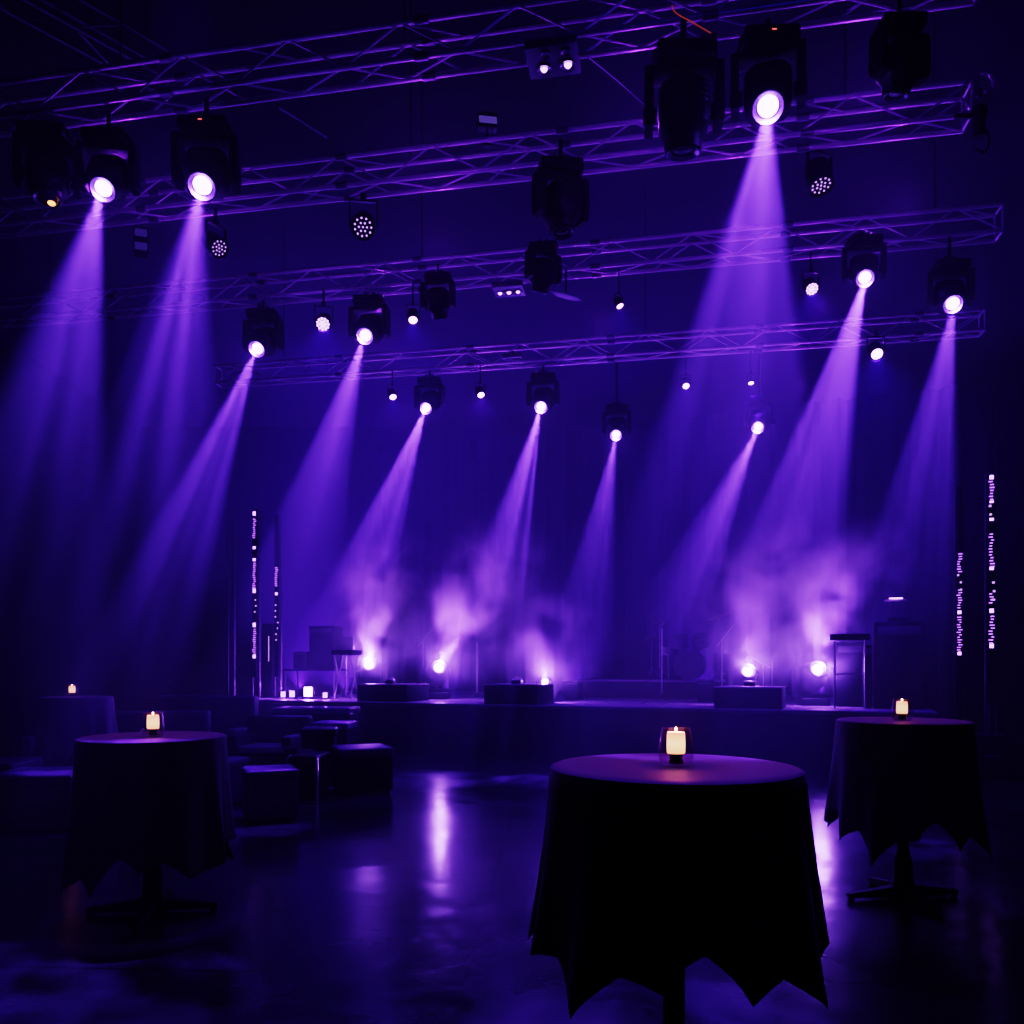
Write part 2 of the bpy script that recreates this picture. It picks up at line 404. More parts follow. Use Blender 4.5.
def f_yoke(bm):
    box(bm, (0, 0, 0.03), (0.44, 0.15, 0.045), bevel=0.018, seg=3)
    for sx in (-1, 1):
        pts = [(-0.085, 0.045), (0.085, 0.045), (0.095, -0.10), (0.10, -0.24), (0.07, -0.315), (-0.07, -0.315), (-0.10, -0.24), (-0.095, -0.10)]
        A = [bm.verts.new((sx * 0.185, y, z)) for y, z in pts]; B = [bm.verts.new((sx * 0.238, y * 0.9, z * 0.985)) for y, z in pts]
        bm.faces.new(A); bm.faces.new(B[::-1])
        for i in range(8): bm.faces.new((A[i], A[(i + 1) % 8], B[(i + 1) % 8], B[i]))
        tube(bm, (sx * 0.165, 0, -0.22), (sx * 0.245, 0, -0.22), 0.045, 20)
def f_head(bm):
    lathe(bm, [(0, 0.19), (0.07, 0.19), (0.115, 0.175), (0.142, 0.14), (0.15, 0.08), (0.152, 0.0), (0.148, -0.09), (0.13, -0.13), (0.118, -0.15), (0.112, -0.215), (0.104, -0.222), (0.096, -0.215), (0.094, -0.17), (0, -0.168)], 40, sq_body)
    for z in (0.02, 0.05, 0.08, 0.11): lathe(bm, [(0.153, z - 0.006), (0.1555, z), (0.153, z + 0.006)], 40, sq_body)
def f_ring(bm): lathe(bm, [(0.094, -0.205), (0.103, -0.226), (0.097, -0.23), (0.074, -0.214), (0.074, -0.19), (0.094, -0.19)], 36, closed=True)
def f_lens(bm): lathe(bm, [(0.066, -0.203), (0.06, -0.209), (0.05, -0.215), (0.025, -0.219), (0, -0.22)], 32)
def f_mount(bm):
    box(bm, (0, 0, 0.175), (0.16, 0.05, 0.03), bevel=0.006)
    for sx in (-1, 1):
        box(bm, (sx * 0.05, 0, 0.205), (0.03, 0.045, 0.05), bevel=0.005)
ME = dict(base=mk('base', f_base, M['black_plastic']), yoke=mk('yoke', f_yoke, M['black_plastic']), head=mk('head', f_head, M['black_plastic']),
          ring=mk('lens_ring', f_ring, M['lens_ring']), mount=mk('mount_bracket', f_mount, M['black_metal']),
          lens=mk('lens', f_lens, M['lens_on']), lens_off=mk('lens', f_lens, M['lens_off']), lens_floor=mk('lens', f_lens, M['lens_floor']))
def part(name, me, parent, loc=(0, 0, 0), rot=None):
    o = bpy.data.objects.new(name, me); C.objects.link(o); o.parent = parent; o.location = loc
    if rot is not None: o.rotation_euler = rot
    return o
def head_rot(d):
    """yoke pan about z, then head tilt about the yoke's x axis, so that local -Z goes to d"""
    d = Vector(d).normalized()
    pan = math.atan2(d.x, -d.y) if (abs(d.x) + abs(d.y)) > 1e-4 else 0.0   # rotates -Y onto the horizontal heading
    hor = math.hypot(d.x, d.y)
    tilt = -math.atan2(hor, -d.z)
    return pan, tilt
PIV = -0.22
def moving_head(label, lens, d, s=1.0, upright=False, on='lens', group=None, tz=None, indicator=False):
    """lens: world point of the lens centre; d: beam direction"""
    d = Vector(d).normalized()
    piv = Vector(lens) - d * 0.215 * s
    up = -1 if upright else 1
    root_loc = piv - Vector((0, 0, PIV * s * up))
    t = thing('moving_head_light', label, 'stage light', root_loc, 0, group)
    t.scale = (s, s, s)
    if upright: t.rotation_euler = (PI, 0, 0)
    dl = Vector((d.x, -d.y, -d.z)) if upright else d
    pan, tilt = head_rot(dl)
    part('base', ME['base'], t, rot=(0, 0, 0.15 * math.sin(pan)))
    part('yoke', ME['yoke'], t, rot=(0, 0, pan))
    h = part('head', ME['head'], t, loc=(0, 0, PIV))
    h.rotation_euler = (Matrix.Rotation(pan, 3, 'Z') @ Matrix.Rotation(tilt, 3, 'X')).to_euler()
    part('lens_ring', ME['ring'], h); part('lens', ME[on], h)
    if not upright:
        part('mount_bracket', ME['mount'], t)
        if tz is not None:
            ln = (tz - root_loc.z) / s
            if ln > 0.24:
                mesh_of('hanging_pole', lambda bm: tube(bm, (0, 0, 0.19), (0, 0, ln), 0.018, 10), M['black_metal'], t)
    if indicator:
        mesh_of('indicator', lambda bm: box(bm, (0.0, -0.139, 0.11), (0.03, 0.003, 0.008)), M['red_led'], t)
    return t
BEAMS = []
def beam(lens, d, power, deg, seed, gobo=True, blend=0.3, scale=13.0):
    d = Vector(d).normalized()
    spot(Vector(lens) + d * 0.03 + Vector((0, -0.02, 0)), d, power, deg, blend, gobo=gobo, seed=seed, scale=scale, radius=0.025)

PB = 8500.0
# (label, lens px, Y, target px, target Y, scale, power, cone)
heads = [
 ('lit moving head light above the left cocktail table, second from left', (103, 189), 6.25, (50, 420), 5.1, 0.9, 1.0, 16.5),
 ('lit moving head light on the nearest truss, its lens above the dotted dim can', (202, 186), 6.1, (166, 420), 5.0, 1.0, 1.0, 16.5),
 ('large lit moving head light casting the broad beam at upper right', (768, 107), 5.35, (737, 370), 4.4, 1.0, 1.25, 17.5),
 ('lit moving head light, left-leaning beam, at the left end of the third truss', (257, 349), 9.5, (184, 540), 8.7, 0.95, 1.1, 17),
 ('lit moving head light beaming down left between two small LED cans', (365, 336), 9.3, (318, 500), 8.6, 0.95, 0.85, 18),
 ('lit moving head light over the leftmost smoke plume of the stage', (426, 408), 11.8, (378, 540), 11.2, 0.9, 1.0, 18),
 ('lit moving head light over the middle of the stage beaming into thick smoke', (541, 407), 11.6, (497, 580), 11.1, 0.95, 1.2, 19),
 ('lit moving head light right of the stage centre with a faint narrow beam', (616, 435), 11.5, (593, 570), 11.1, 0.85, 0.75, 18),
 ('lit moving head light beaming down left over the right stage smoke', (758, 427), 11.2, (697, 560), 10.8, 0.85, 0.85, 19),
 ('lit moving head light sending a long beam from the third truss to the right smoke', (865, 278), 8.0, (806, 500), 7.6, 0.85, 1.5, 19),
 ('rightmost lit moving head light, beam falling beside the LED tower', (953, 304), 8.1, (919, 500), 7.6, 0.9, 0.85, 17.5),
]
tzs = {0: 0, 1: 0, 2: 0}
for i, (lb, lp, Y, tp, TY, s, pw, cone) in enumerate(heads):
    p = P(*lp, Y); q = P(*tp, TY)
    hd = ((q - p).normalized() + Vector((0, -0.75 if Y > 7 else -0.25, 0))).normalized()
    moving_head(lb, p, hd, s, tz=TZ - 0.022, on='lens', indicator=(i in (1, 2)))
    beam(p, q - p, PB * pw * (Y / 9.0) ** 1.0, cone, i * 3.7)
    point(p + hd * 0.09, 5.0 * (Y / 6) ** 1.5, radius=0.02)

# unlit heads
off = [
 ('unlit black moving head light at far left with an amber glint in its lens', (47, 199), 6.45, (0.12, -0.25, -1), 0.98),
 ('large unlit black moving head light pointing straight down beside the broad upper beam', (683, 152), 5.5, (0.02, 0.16, -1), 1.08),
 ('unlit black moving head light hanging at the top right corner', (896, 95), 5.2, (-0.05, 0.2, -1), 0.74),
 ('unlit moving head light hanging at the centre of the second truss', (562, 232), 6.7, (0.05, -0.1, -1), 0.95),
 ('unlit moving head light under the third truss beside the centre grey plate', (540, 292), 8.6, (-0.2, 0.3, -1), 0.8),
 ('unlit moving head light hanging beside the middle row beam, right of an LED can', (440, 318), 8.85, (0.1, 0.5, -1), 0.75),
]
for lb, lp, Y, d, s in off:
    t = moving_head(lb, P(*lp, Y), d, s, tz=TZ - 0.022, on='lens_off')
    if 'amber' in lb:
        h = [c for c in t.children if c.name.startswith('head')][0]
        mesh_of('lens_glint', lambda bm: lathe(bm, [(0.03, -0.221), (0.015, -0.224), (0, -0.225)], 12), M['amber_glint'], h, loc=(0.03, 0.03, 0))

# ------------------------------------------------------------------ LED cans
def f_can(bm): lathe(bm, [(0, 0.12), (0.05, 0.12), (0.075, 0.10), (0.08, 0.0), (0.083, -0.07), (0.078, -0.075), (0.074, -0.05), (0, -0.048)], 28)
def f_bracket(bm):
    for sx in (-1, 1): box(bm, (sx * 0.092, 0, 0.07), (0.008, 0.03, 0.18), bevel=0.002, seg=1)
    box(bm, (0, 0, 0.164), (0.192, 0.03, 0.01), bevel=0.002, seg=1)
    box(bm, (0, 0, 0.19), (0.04, 0.04, 0.045), bevel=0.004, seg=1)
def f_face(bm): lathe(bm, [(0.074, -0.056), (0, -0.058)], 24)
def f_led(bm): lathe(bm, [(0.0075, 0), (0.005, -0.004), (0, -0.0055)], 10)
def f_led_big(bm): lathe(bm, [(0.014, 0), (0.009, -0.004), (0, -0.0055)], 10)
ME.update(can=mk('can', f_can, M['black_metal']), cbr=mk('mount_bracket', f_bracket, M['black_metal']), face=mk('face_plate', f_face, M['lens_off']),
          led=mk('led', f_led_big, M['led_on']), led_dim=mk('led', f_led, M['led_dim']), can_lens=mk('lens', lambda bm: lathe(bm, [(0.06, -0.058), (0.03, -0.066), (0, -0.068)], 20), M['lens_on_small']))
def led_can(label, p, d, s, mode, tz):
    d = Vector(d).normalized()
    c = Vector(p) + d * -0.055 * s
    t = thing('led_can_light', label, 'stage light', c, 0, None); t.scale = (s, s, s)
    pan, tilt = head_rot(d)
    part('mount_bracket', ME['cbr'], t, rot=(0, 0, pan))
    h = part('can', ME['can'], t); h.rotation_euler = (Matrix.Rotation(pan, 3, 'Z') @ Matrix.Rotation(tilt, 3, 'X')).to_euler()
    if mode == 'lens': part('lens', ME['can_lens'], h)
    else:
        part('face_plate', ME['face'], h)
        me = ME['led'] if mode == 'led' else ME['led_dim']
        part('led', me, h, (0, 0, -0.060))
        for k in range(6): part('led', me, h, (0.027 * math.cos(k * PI / 3), 0.027 * math.sin(k * PI / 3), -0.060))
        for k in range(11): part('led', me, h, (0.055 * math.cos(k * PI / 5.5), 0.055 * math.sin(k * PI / 5.5), -0.060))
    ln = (tz - c.z) / s
    if ln > 0.22: mesh_of('hanging_pole', lambda bm: tube(bm, (0, 0, 0.2), (0, 0, ln), 0.012, 8), M['black_metal'], t)
    return t
cans = [
 ('LED can light glowing purple, left of the lit head on the third truss', (323, 324), 9.35, (0.1, -0.9, -0.7), 1.1, 'led'),
 ('small bright LED can light right of the lit head on the third truss', (413, 320), 9.2, (0.1, -0.5, -0.9), 0.8, 'lens'),
 ('small lit LED can light at the left end of the farthest truss', (393, 397), 11.9, (0.3, -0.5, -0.8), 0.8, 'lens'),
 ('small lit LED can light on the farthest truss between two beams', (481, 395), 11.7, (0.2, -0.5, -0.8), 0.8, 'lens'),
 ('tiny lit LED can light on the farthest truss, left of the broad beam', (686, 386), 11.4, (0, -0.6, -0.8), 0.75, 'lens'),
 ('tiny lit LED can light on the farthest truss, inside the broad beam', (751, 383), 11.2, (0, -0.3, -0.9), 0.6, 'lens'),
 ('bright LED can light hanging right of the long right beam', (877, 354), 10.45, (-0.1, -0.7, -0.7), 1.15, 'lens'),
 ('LED can light with a grid of dots under the third truss at right', (812, 289), 8.5, (0, -0.7, -0.7), 0.9, 'led'),
 ('dim LED can light with dotted face under the second truss at right', (821, 185), 6.95, (0.1, -0.3, -0.95), 1.3, 'dim'),
 ('LED can light with dotted face under the second truss at left', (363, 227), 7.45, (0.1, -0.8, -0.6), 1.35, 'dim'),
 ('dim LED can light tilted sideways beside the third left beam', (219, 248), 7.7, (0.9, -0.6, -0.9), 1.15, 'dim'),
 ('small LED can light under the third truss right of centre', (620, 306), 8.9, (0.3, -0.3, -0.8), 0.6, 'lens'),
]
for lb, lp, Y, d, s, mode in cans:
    p = P(*lp, Y); led_can(lb, p, d, s, mode, TZ - 0.022)
    if mode == 'lens' or (mode == 'led'):
        spot(p + Vector(d).normalized() * 0.03, Vector((0, 0.1, -1)), 70 * s * s, 130, 1.0, col=WASH, radius=0.01)

# flat blinder panel (four lamps) under the nearest truss
def panel_light(label, p, w, d, cells, hot, name='blinder_light', rot=(0, 0, -TA), small=()):
    t = thing(name, label, 'stage light', p, rot[2]); t.rotation_euler = rot
    mesh_of('housing', lambda bm: box(bm, (0, 0, 0.03), (w, d, 0.06), bevel=0.012), M['alu_dark'], t)
    for (x, y, r) in cells:
        c = mesh_of('reflector', lambda bm: lathe(bm, [(r, -0.002), (r * 0.96, -0.016), (r * 0.8, -0.012), (r * 0.5, -0.004), (0, -0.003)], 20), M['lens_ring'], t, loc=(x, y, 0))
        if hot and r > 0.04: mesh_of('bulb', lambda bm: lathe(bm, [(r * 0.45, -0.006), (r * 0.3, -0.02), (0, -0.026)], 14), M['led_on'], c)
    mesh_of('mount_bracket', lambda bm: (box(bm, (0, 0, 0.083), (0.04, 0.04, 0.05)), box(bm, (0, 0, 0.07), (w * 0.7, 0.03, 0.015))), M['black_metal'], t)
    return t
panel_light('grey blinder panel with two lit round lamps under the nearest truss', P(553, 62, 5.7), 0.36, 0.3,
            [(-0.07, 0.05, 0.055), (0.1, 0.04, 0.06), (-0.04, -0.09, 0.035), (0.1, -0.09, 0.035)], True)
panel_light('bright oblong LED panel lamp under the third truss near the centre', P(509, 292, 9.0), 0.34, 0.26,
            [(-0.1, 0, 0.05), (0, 0.0, 0.055), (0.1, 0, 0.05)], True)
panel_light('narrow dim LED bar under the farthest truss near the centre', P(513, 359, 11.6), 0.28, 0.12,
            [(-0.09, 0, 0.03), (-0.03, 0, 0.03), (0.03, 0, 0.03), (0.09, 0, 0.03)], True)
# pale flood lamp standing on the second truss
t = thing('flood_light', 'pale square flood lamp fixed above the second truss at centre', 'stage light', P(488, 118, 7.2), 0.15)
mesh_of('housing', lambda bm: box(bm, (0, 0.06, 0), (0.18, 0.10, 0.13), bevel=0.012), M['black_metal'], t)
mesh_of('lamp_face', lambda bm: box(bm, (0, 0.004, -0.005), (0.16, 0.012, 0.10), rot=Euler((-0.4, 0, 0)).to_matrix(), bevel=0.004), emat('faint flood face', (0.26, 0.18, 0.75), 0.3), t)
mesh_of('mount_bracket', lambda bm: (tube(bm, (0, 0.06, -0.20), (0, 0.06, -0.06), 0.012, 8), box(bm, (0, 0.06, -0.205), (0.1, 0.05, 0.02))), M['black_metal'], t)
# twin box lamp at the left
t = thing('flood_light', 'small dark flood lamp with two faint square cells left of the second beam', 'stage light', P(141, 240, 7.9), 0.3)
mesh_of('housing', lambda bm: box(bm, (0, 0.05, 0), (0.14, 0.1, 0.26), bevel=0.01), M['black_metal'], t)
for z in (-0.06, 0.07): mesh_of('lamp_face', lambda bm: box(bm, (0, -0.003, z), (0.11, 0.01, 0.07), bevel=0.003), emat('faint cell', (0.2, 0.12, 0.7), 0.16), t)
mesh_of('hanging_pole', lambda bm: tube(bm, (0, 0.05, 0.13), (0, 0.05, TZ - 0.05 - P(141, 240, 7.9).z), 0.012, 8), M['black_metal'], t)
# hexagonal grey plate reflector
t = thing('reflector_plate', 'grey many-sided reflector plate hanging under the third truss at centre', 'reflector', P(566, 296, 8.9), 0.2)
mesh_of('plate', lambda bm: bmesh.ops.transform(bm, matrix=Euler((0.35, 0.2, 0)).to_matrix().to_4x4(), verts=lathe(bm, [(0, 0.02), (0.14, 0.015), (0.18, 0), (0.14, -0.015), (0.0, -0.012)], 6) or bm.verts[:]), M['alu_dark'], t, smooth=False)
mesh_of('hanging_pole', lambda bm: tube(bm, (0, 0, 0.02), (0, 0, TZ - P(566, 296, 8.9).z - 0.02), 0.01, 8), M['black_metal'], t)
# glass globe lamp at the end of the second truss
gp = P(979, 92, 6.1)
t = thing('globe_lamp', 'round clear glass globe lamp at the right end of the second truss', 'lamp', gp)
mesh_of('globe', lambda bm: bmesh.ops.create_uvsphere(bm, u_segments=32, v_segments=20, radius=0.125), M['glass'], t)
mesh_of('lamp_core', lambda bm: lathe(bm, [(0, 0.03), (0.02, 0.02), (0.025, 0), (0.02, -0.03), (0, -0.04)], 16), M['lens_ring'], t)
mesh_of('collar', lambda bm: lathe(bm, [(0, -0.12), (0.05, -0.12), (0.06, -0.16), (0.045, -0.20), (0.04, -0.34), (0, -0.34)], 20), M['black_metal'], t)
mesh_of('mount_bracket', lambda bm: (box(bm, (-0.09, 0, -0.18), (0.18, 0.03, 0.03), bevel=0.004),), M['black_metal'], t)

# cables
def cable(label, pts, r, mat, name='cable'):
    P_ = []
    pts = [Vector(p) for p in pts]
    for i in range(len(pts) - 1):
        p0 = pts[max(i - 1, 0)]; p1 = pts[i]; p2 = pts[i + 1]; p3 = pts[min(i + 2, len(pts) - 1)]
        for k in range(8):
            s = k / 8
            P_.append(0.5 * ((2 * p1) + (-p0 + p2) * s + (2 * p0 - 5 * p1 + 4 * p2 - p3) * s * s + (-p0 + 3 * p1 - 3 * p2 + p3) * s ** 3))
    P_.append(pts[-1])
    return tag(mesh_of(name, lambda bm: path_tube(bm, P_, r, 8), mat), label, 'cable')
cable('thin orange cable curling down from the nearest truss, left of the broad beam lamp', [P(672, 6, 5.35), P(676, 13, 5.33), P(690, 21, 5.33), P(702, 28, 5.35), P(711, 33, 5.4)], 0.0042, M['orange'], 'hanging_cable')
cable('straight thin wire slanting down from the nearest truss towards the big unlit head', [P(588, 57, 5.6), P(614, 78, 5.9), P(646, 106, 6.2)], 0.0045, M['alu_dark'], 'hanging_wire')
cable('short pale wire slanting between the first two trusses at left', [P(279, 108, 6.5), P(302, 122, 6.6), P(327, 138, 6.7)], 0.007, M['alu'], 'hanging_wire')
cable('black cable drooping from the right end of the second truss', [P(985, 128, 6.5), P(989, 140, 6.4), P(985, 152, 6.35), P(975, 149, 6.3)], 0.008, M['black_metal'], 'hanging_cable')

# ------------------------------------------------------------------ LED truss towers
def led_tower(label, base, top_z, w, leds, base_label=None, plate=True, name='led_tower'):
    """upright lattice tower; leds: list of (z0, z1, kind)"""
    t = thing(name, label, 'light tower', base, SROT)
    Hh = top_z - base.z
    ch = mesh_of('chord', lambda bm: tube(bm, (0, 0, 0.02), (0, 0, Hh), 0.014, 10), M['alu_dark'], t, loc=(-w / 2, 0, 0))
    child('chord', ch, t, (w / 2, 0, 0)); child('chord', ch, t, (0, w * 0.8, 0))
    n = max(4, int(Hh / 0.24)); b = Hh / n
    A = mesh_of('brace', lambda bm: tube(bm, (-w / 2, 0, 0.02), (w / 2, 0, b), 0.006, 6), M['alu_dark'], t)
    B = mesh_of('brace', lambda bm: tube(bm, (w / 2, 0, 0.02), (-w / 2, 0, b), 0.006, 6), M['alu_dark'], t, loc=(0, 0, b))
    for i in range(2, n): child('brace', A if i % 2 == 0 else B, t, (0, 0, i * b))
    if plate: mesh_of('base_plate', lambda bm: box(bm, (0, w * 0.3, 0.012), (w * 2.6, w * 2.6, 0.02), bevel=0.004), M['alu_dark'], t)
    if leds:
        strip = mesh_of('led_strip', lambda bm: box(bm, (0, -0.03, Hh * 0.5 + 0.2), (w * 0.75, 0.03, Hh - 0.42), bevel=0.006), M['black_plastic'], t)
        def seg_bars(bm):
            for (z0, z1) in [(a, b2) for a, b2, k in leds if k == 'bars']:
                z = z0
                while z < z1:
                    wd = w * random.uniform(0.28, 0.5)
                    box(bm, (random.uniform(-0.12, 0.12) * w, -0.048, z - base.z), (wd, 0.006, 0.015)); z += 0.038
        mesh_of('led_row', seg_bars, M['led_strip'], strip, smooth=False)
        for a, b2, k in leds:
            if k == 'hot':
                mesh_of('led_node', lambda bm: box(bm, (0, -0.05, (a + b2) / 2 - base.z), (w * 0.42, 0.012, (b2 - a) * 0.7), bevel=0.004), M['led_hot'], strip)
            if k == 'dots':
                def dots(bm):
                    z = a
                    while z < b2:
                        box(bm, (random.uniform(-0.25, 0.25) * w, -0.048, z - base.z), (0.03, 0.006, 0.03)); z += 0.11
                mesh_of('led_dots', dots, M['led_dim'], strip, smooth=False)
    return t
def zpx(py, Y): return H + (HY - py) * Y / F
def tower_at(label, px, Y, basez, top, segs, wpx, **k):
    base = Vector(((px - 512) * Y / F, Y, basez))
    return led_tower(label, base, zpx(top, Y), wpx * Y / F, [(zpx(b, Y), zpx(a, Y), kd) for a, b, kd in segs], **k)
tower_at('left LED light tower glowing brightest, beside the lounge seats', 256, 15.25, SH, 509,
         [(511, 517, 'hot'), (518, 538, 'bars'), (546, 550, 'hot'), (558, 562, 'hot'), (562, 588, 'bars'), (588, 594, 'hot'), (598, 612, 'dots'), (622, 628, 'hot'), (629, 654, 'bars'), (654, 659, 'hot')], 8)
tower_at('dim LED tower partly lit, standing just right of the bright left tower', 278, 15.6, SH, 515,
         [(568, 586, 'bars'), (592, 596, 'hot'), (600, 640, 'dots')], 7)
tower_at('unlit dark lattice tower at far left of the stage', 231, 14.4, 0.0, 519, [], 7, name='truss_tower')
tower_at('right LED light tower glowing brightest, standing on a black box', 991, 10.6, 0.56, 473,
         [(475, 481, 'hot'), (482, 500, 'bars'), (501, 504, 'hot'), (506, 515, 'dots'), (518, 522, 'hot'), (532, 567, 'bars'), (567, 571, 'hot'), (578, 600, 'dots'), (594, 603, 'bars'), (608, 614, 'hot'), (616, 643, 'bars'), (643, 649, 'hot')], 9)
tower_at('dimmer LED light tower just left of the brightest right tower', 959, 12.4, 0.0, 486,
         [(552, 572, 'bars'), (574, 590, 'dots'), (590, 608, 'bars'), (610, 615, 'hot'), (617, 650, 'bars'), (651, 656, 'hot')], 8)
bp_ = P(991, 735, 10.6)
def crate(label, loc, s, rz, name='equipment_box', mat='tolex', top='black_metal', feet=False):
    t = thing(name, label, 'box', loc, rz)
    w, d, h = s
    mesh_of('body', lambda bm: box(bm, (0, 0, h / 2), (w, d, h - 0.0), bevel=0.012), M[mat], t)
    for sx in (-1, 1):
        for sy in (-1, 1):
            mesh_of('corner_protector', lambda bm: box(bm, (sx * (w / 2 - 0.02), sy * (d / 2 - 0.02), h - 0.018), (0.05, 0.05, 0.045), bevel=0.012), M['alu_dark'], t)
    mesh_of('handle', lambda bm: (box(bm, (0, -d / 2 - 0.004, h * 0.55), (0.16, 0.012, 0.07), bevel=0.004), tube(bm, (-0.06, -d / 2 - 0.02, h * 0.55), (0.06, -d / 2 - 0.02, h * 0.55), 0.008, 8)), M['alu_dark'], t)
    return t
crate('black equipment box carrying the brightest right LED tower', Vector((bp_.x, bp_.y + 0.07, 0.001)), (0.62, 0.62, 0.557), SROT)

# ------------------------------------------------------------------ stage boxes
def stage_box(label, px0, px1, h, v, dep, dome):
    a = stage_pt(px0, v); b = stage_pt(px1, v); c = (a + b) / 2 + V * dep / 2; w = (b - a).length
    c.z = SH + 0.001
    t = thing('stage_box', label, 'platform', c, SROT)
    mesh_of('body', lambda bm: box(bm, (0, 0, h / 2 - 0.01), (w, dep, h - 0.02), bevel=0.006), M['tolex'], t)
    mesh_of('top_panel', lambda bm: box(bm, (0, 0, h - 0.008), (w + 0.015, dep + 0.015, 0.016), bevel=0.004), M['deck'], t)
    top = c + Vector((0, 0, h)); return top
t1 = stage_box('black box riser at the left front of the stage', 357, 407, 0.30, 0.25, 0.8, 1)
t2 = stage_box('black box riser at the middle front of the stage with a lit lamp behind', 484, 537, 0.32, 0.02, 0.8, 1)
t3 = stage_box('black box riser at the right front of the stage under a lit lamp', 714, 782, 0.31, 0.02, 0.8, 2)
for tp, lb, k in ((t1, 'small domed device on the left stage box', 0), (t2, 'small domed device on the middle stage box', 0), (t3, 'small square device on the right stage box', 1)):
    t = thing('small_beacon', lb, 'device', tp + Vector((0, 0, 0.003)) - V * 0.1, SROT)
    mesh_of('base', lambda bm: box(bm, (0, 0, 0.03), (0.16, 0.12, 0.06), bevel=0.01), M['black_plastic'], t)
    if k: mesh_of('top_face', lambda bm: box(bm, (0, 0, 0.07), (0.17, 0.1, 0.02), bevel=0.006), M['alu'], t)
    else: mesh_of('dome', lambda bm: lathe(bm, [(0.075, 0.06), (0.07, 0.085), (0.05, 0.108), (0.025, 0.118), (0, 0.12)], 20), M['alu'], t)

# ------------------------------------------------------------------ floor moving heads on the stage, beaming up through smoke
upl = [
 ('lit upright moving head light on the stage, leftmost, under the densest smoke', (369, 664), 1.6, (0.10, -0.25, 1), 1.15),
 ('lit upright moving head light second from left on the stage', (439, 667), 1.5, (0.42, -0.2, 1), 1.1),
 ('low lit moving head light glowing at the right end of the middle stage box', (545, 681), 1.15, (-0.2, -0.45, 0.9), 0.65),
 ('lit upright moving head light behind the right stage box', (748, 671), 1.45, (0.0, -0.25, 1), 1.0),
 ('rightmost lit upright moving head light on the stage, beside the keyboard stand', (818, 669), 1.3, (-0.02, -0.3, 1), 1.05),
]
ups = []
for lb, lp, v, d, s in upl:
    b0 = stage_pt(lp[0], v); Y = b0.y; p = P(*lp, Y)
    # stands on the stage: height follows from the scale, so find the scale that puts the base on the deck
    dn = Vector(d).normalized()
    face = Vector((dn.x * 0.6, -0.92, 0.42)).normalized()
    # deck to lens = (0.16 + 0.22 + 0.215*fz) * s
    s = (p.z - SH) / (0.155 + 0.22 + 0.215 * face.z)
    s = max(0.55, min(1.35, s))
    t = moving_head(lb, p, face, s, upright=True, on='lens_floor')
    zb = t.location.z - 0.157 * s
    if zb - SH > 0.02:                      # remaining height: a short floor stand
        hs = (zb - SH) / s
        mesh_of('floor_stand', lambda bm: (box(bm, (0, 0, 0.158 + hs / 2), (0.22, 0.22, hs - 0.004), bevel=0.01), box(bm, (0, 0, 0.155 + hs - 0.008), (0.36, 0.36, 0.012), bevel=0.003)), M['black_metal'], t)
    ups.append((p, face, dn))

# small square blinders low at the left
for px, py, sc, lb in ((283, 697, 0.8, 'leftmost small square floor lamp glowing behind the lounge'), (292, 697, 0.9, 'small square floor lamp between the leftmost and brightest ones'),
                   (308, 697, 1.35, 'brightest small square floor lamp glowing behind the lounge'), (325, 697, 0.75, 'rightmost small square floor lamp, faint, behind the lounge')):
    b0 = stage_pt(px, 0.75); hgt = 0.16 * sc
    t = thing('square_floor_lamp', lb, 'stage light', b0 + Vector((0, 0, 0.002)), -0.05)
    mesh_of('housing', lambda bm: box(bm, (0, 0.06, hgt * 0.62), (0.15 * sc, 0.1, 0.17 * sc), bevel=0.01), M['black_metal'], t)
    mesh_of('lamp_face', lambda bm: box(bm, (0, 0.004, hgt * 0.62), (0.11 * sc, 0.012, 0.13 * sc), bevel=0.004), M['lens_floor' if sc > 1 else 'led_hot'], t)
    mesh_of('foot', lambda bm: box(bm, (0, 0.05, 0.006), (0.18 * sc, 0.14, 0.012), bevel=0.003), M['black_metal'], t)

# ------------------------------------------------------------------ band gear
def amp(label, px0, px1, ptop, v, dep=0.35, z0=SH, name='speaker_cabinet', cat='speaker', knobs=True):
    a = stage_pt(px0, v); b = stage_pt(px1, v); c = (a + b) / 2; w = (b - a).length; h = zpx(ptop, c.y) - z0
    c.z = z0 + 0.002
    t = thing(name, label, cat, c + V * dep / 2, SROT)
    mesh_of('cabinet', lambda bm: box(bm, (0, 0, h / 2), (w, dep, h), bevel=0.015), M['tolex'], t)
    mesh_of('grille', lambda bm: box(bm, (0, -dep / 2 - 0.004, h * 0.44), (w * 0.86, 0.012, h * 0.74), bevel=0.004), M['grille'], t)
    if knobs:
        mesh_of('control_panel', lambda bm: box(bm, (0, -dep / 2 - 0.004, h * 0.9), (w * 0.86, 0.012, h * 0.1), bevel=0.003), M['alu_dark'], t)
    mesh_of('handle', lambda bm: box(bm, (0, 0, h + 0.008), (w * 0.4, 0.03, 0.014), bevel=0.005), M['alu'], t)
    return t, c, h
def stand_table(label, px0, px1, ptop, v, dep=0.5):
    a = stage_pt(px0, v); b = stage_pt(px1, v); c = (a + b) / 2 + V * dep / 2; w = (b - a).length; h = zpx(ptop, c.y) - SH
    c.z = SH + 0.002
    t = thing('gear_table', label, 'table', c, SROT)
    mesh_of('tabletop', lambda bm: box(bm, (0, 0, h - 0.02), (w, dep, 0.04), bevel=0.006), M['black_metal'], t)
    for sx in (-1, 1):
        for sy in (-1, 1):
            mesh_of('leg', lambda bm: tube(bm, (sx * (w / 2 - 0.04), sy * (dep / 2 - 0.05), 0), (sx * (w / 2 - 0.04), sy * (dep / 2 - 0.05), h - 0.04), 0.016, 8), M['alu_dark'], t)
    return t, c, h
tt, tc_, th = stand_table('black gear table at the left of the stage carrying two cabinets', 282, 334, 669, 1.5)
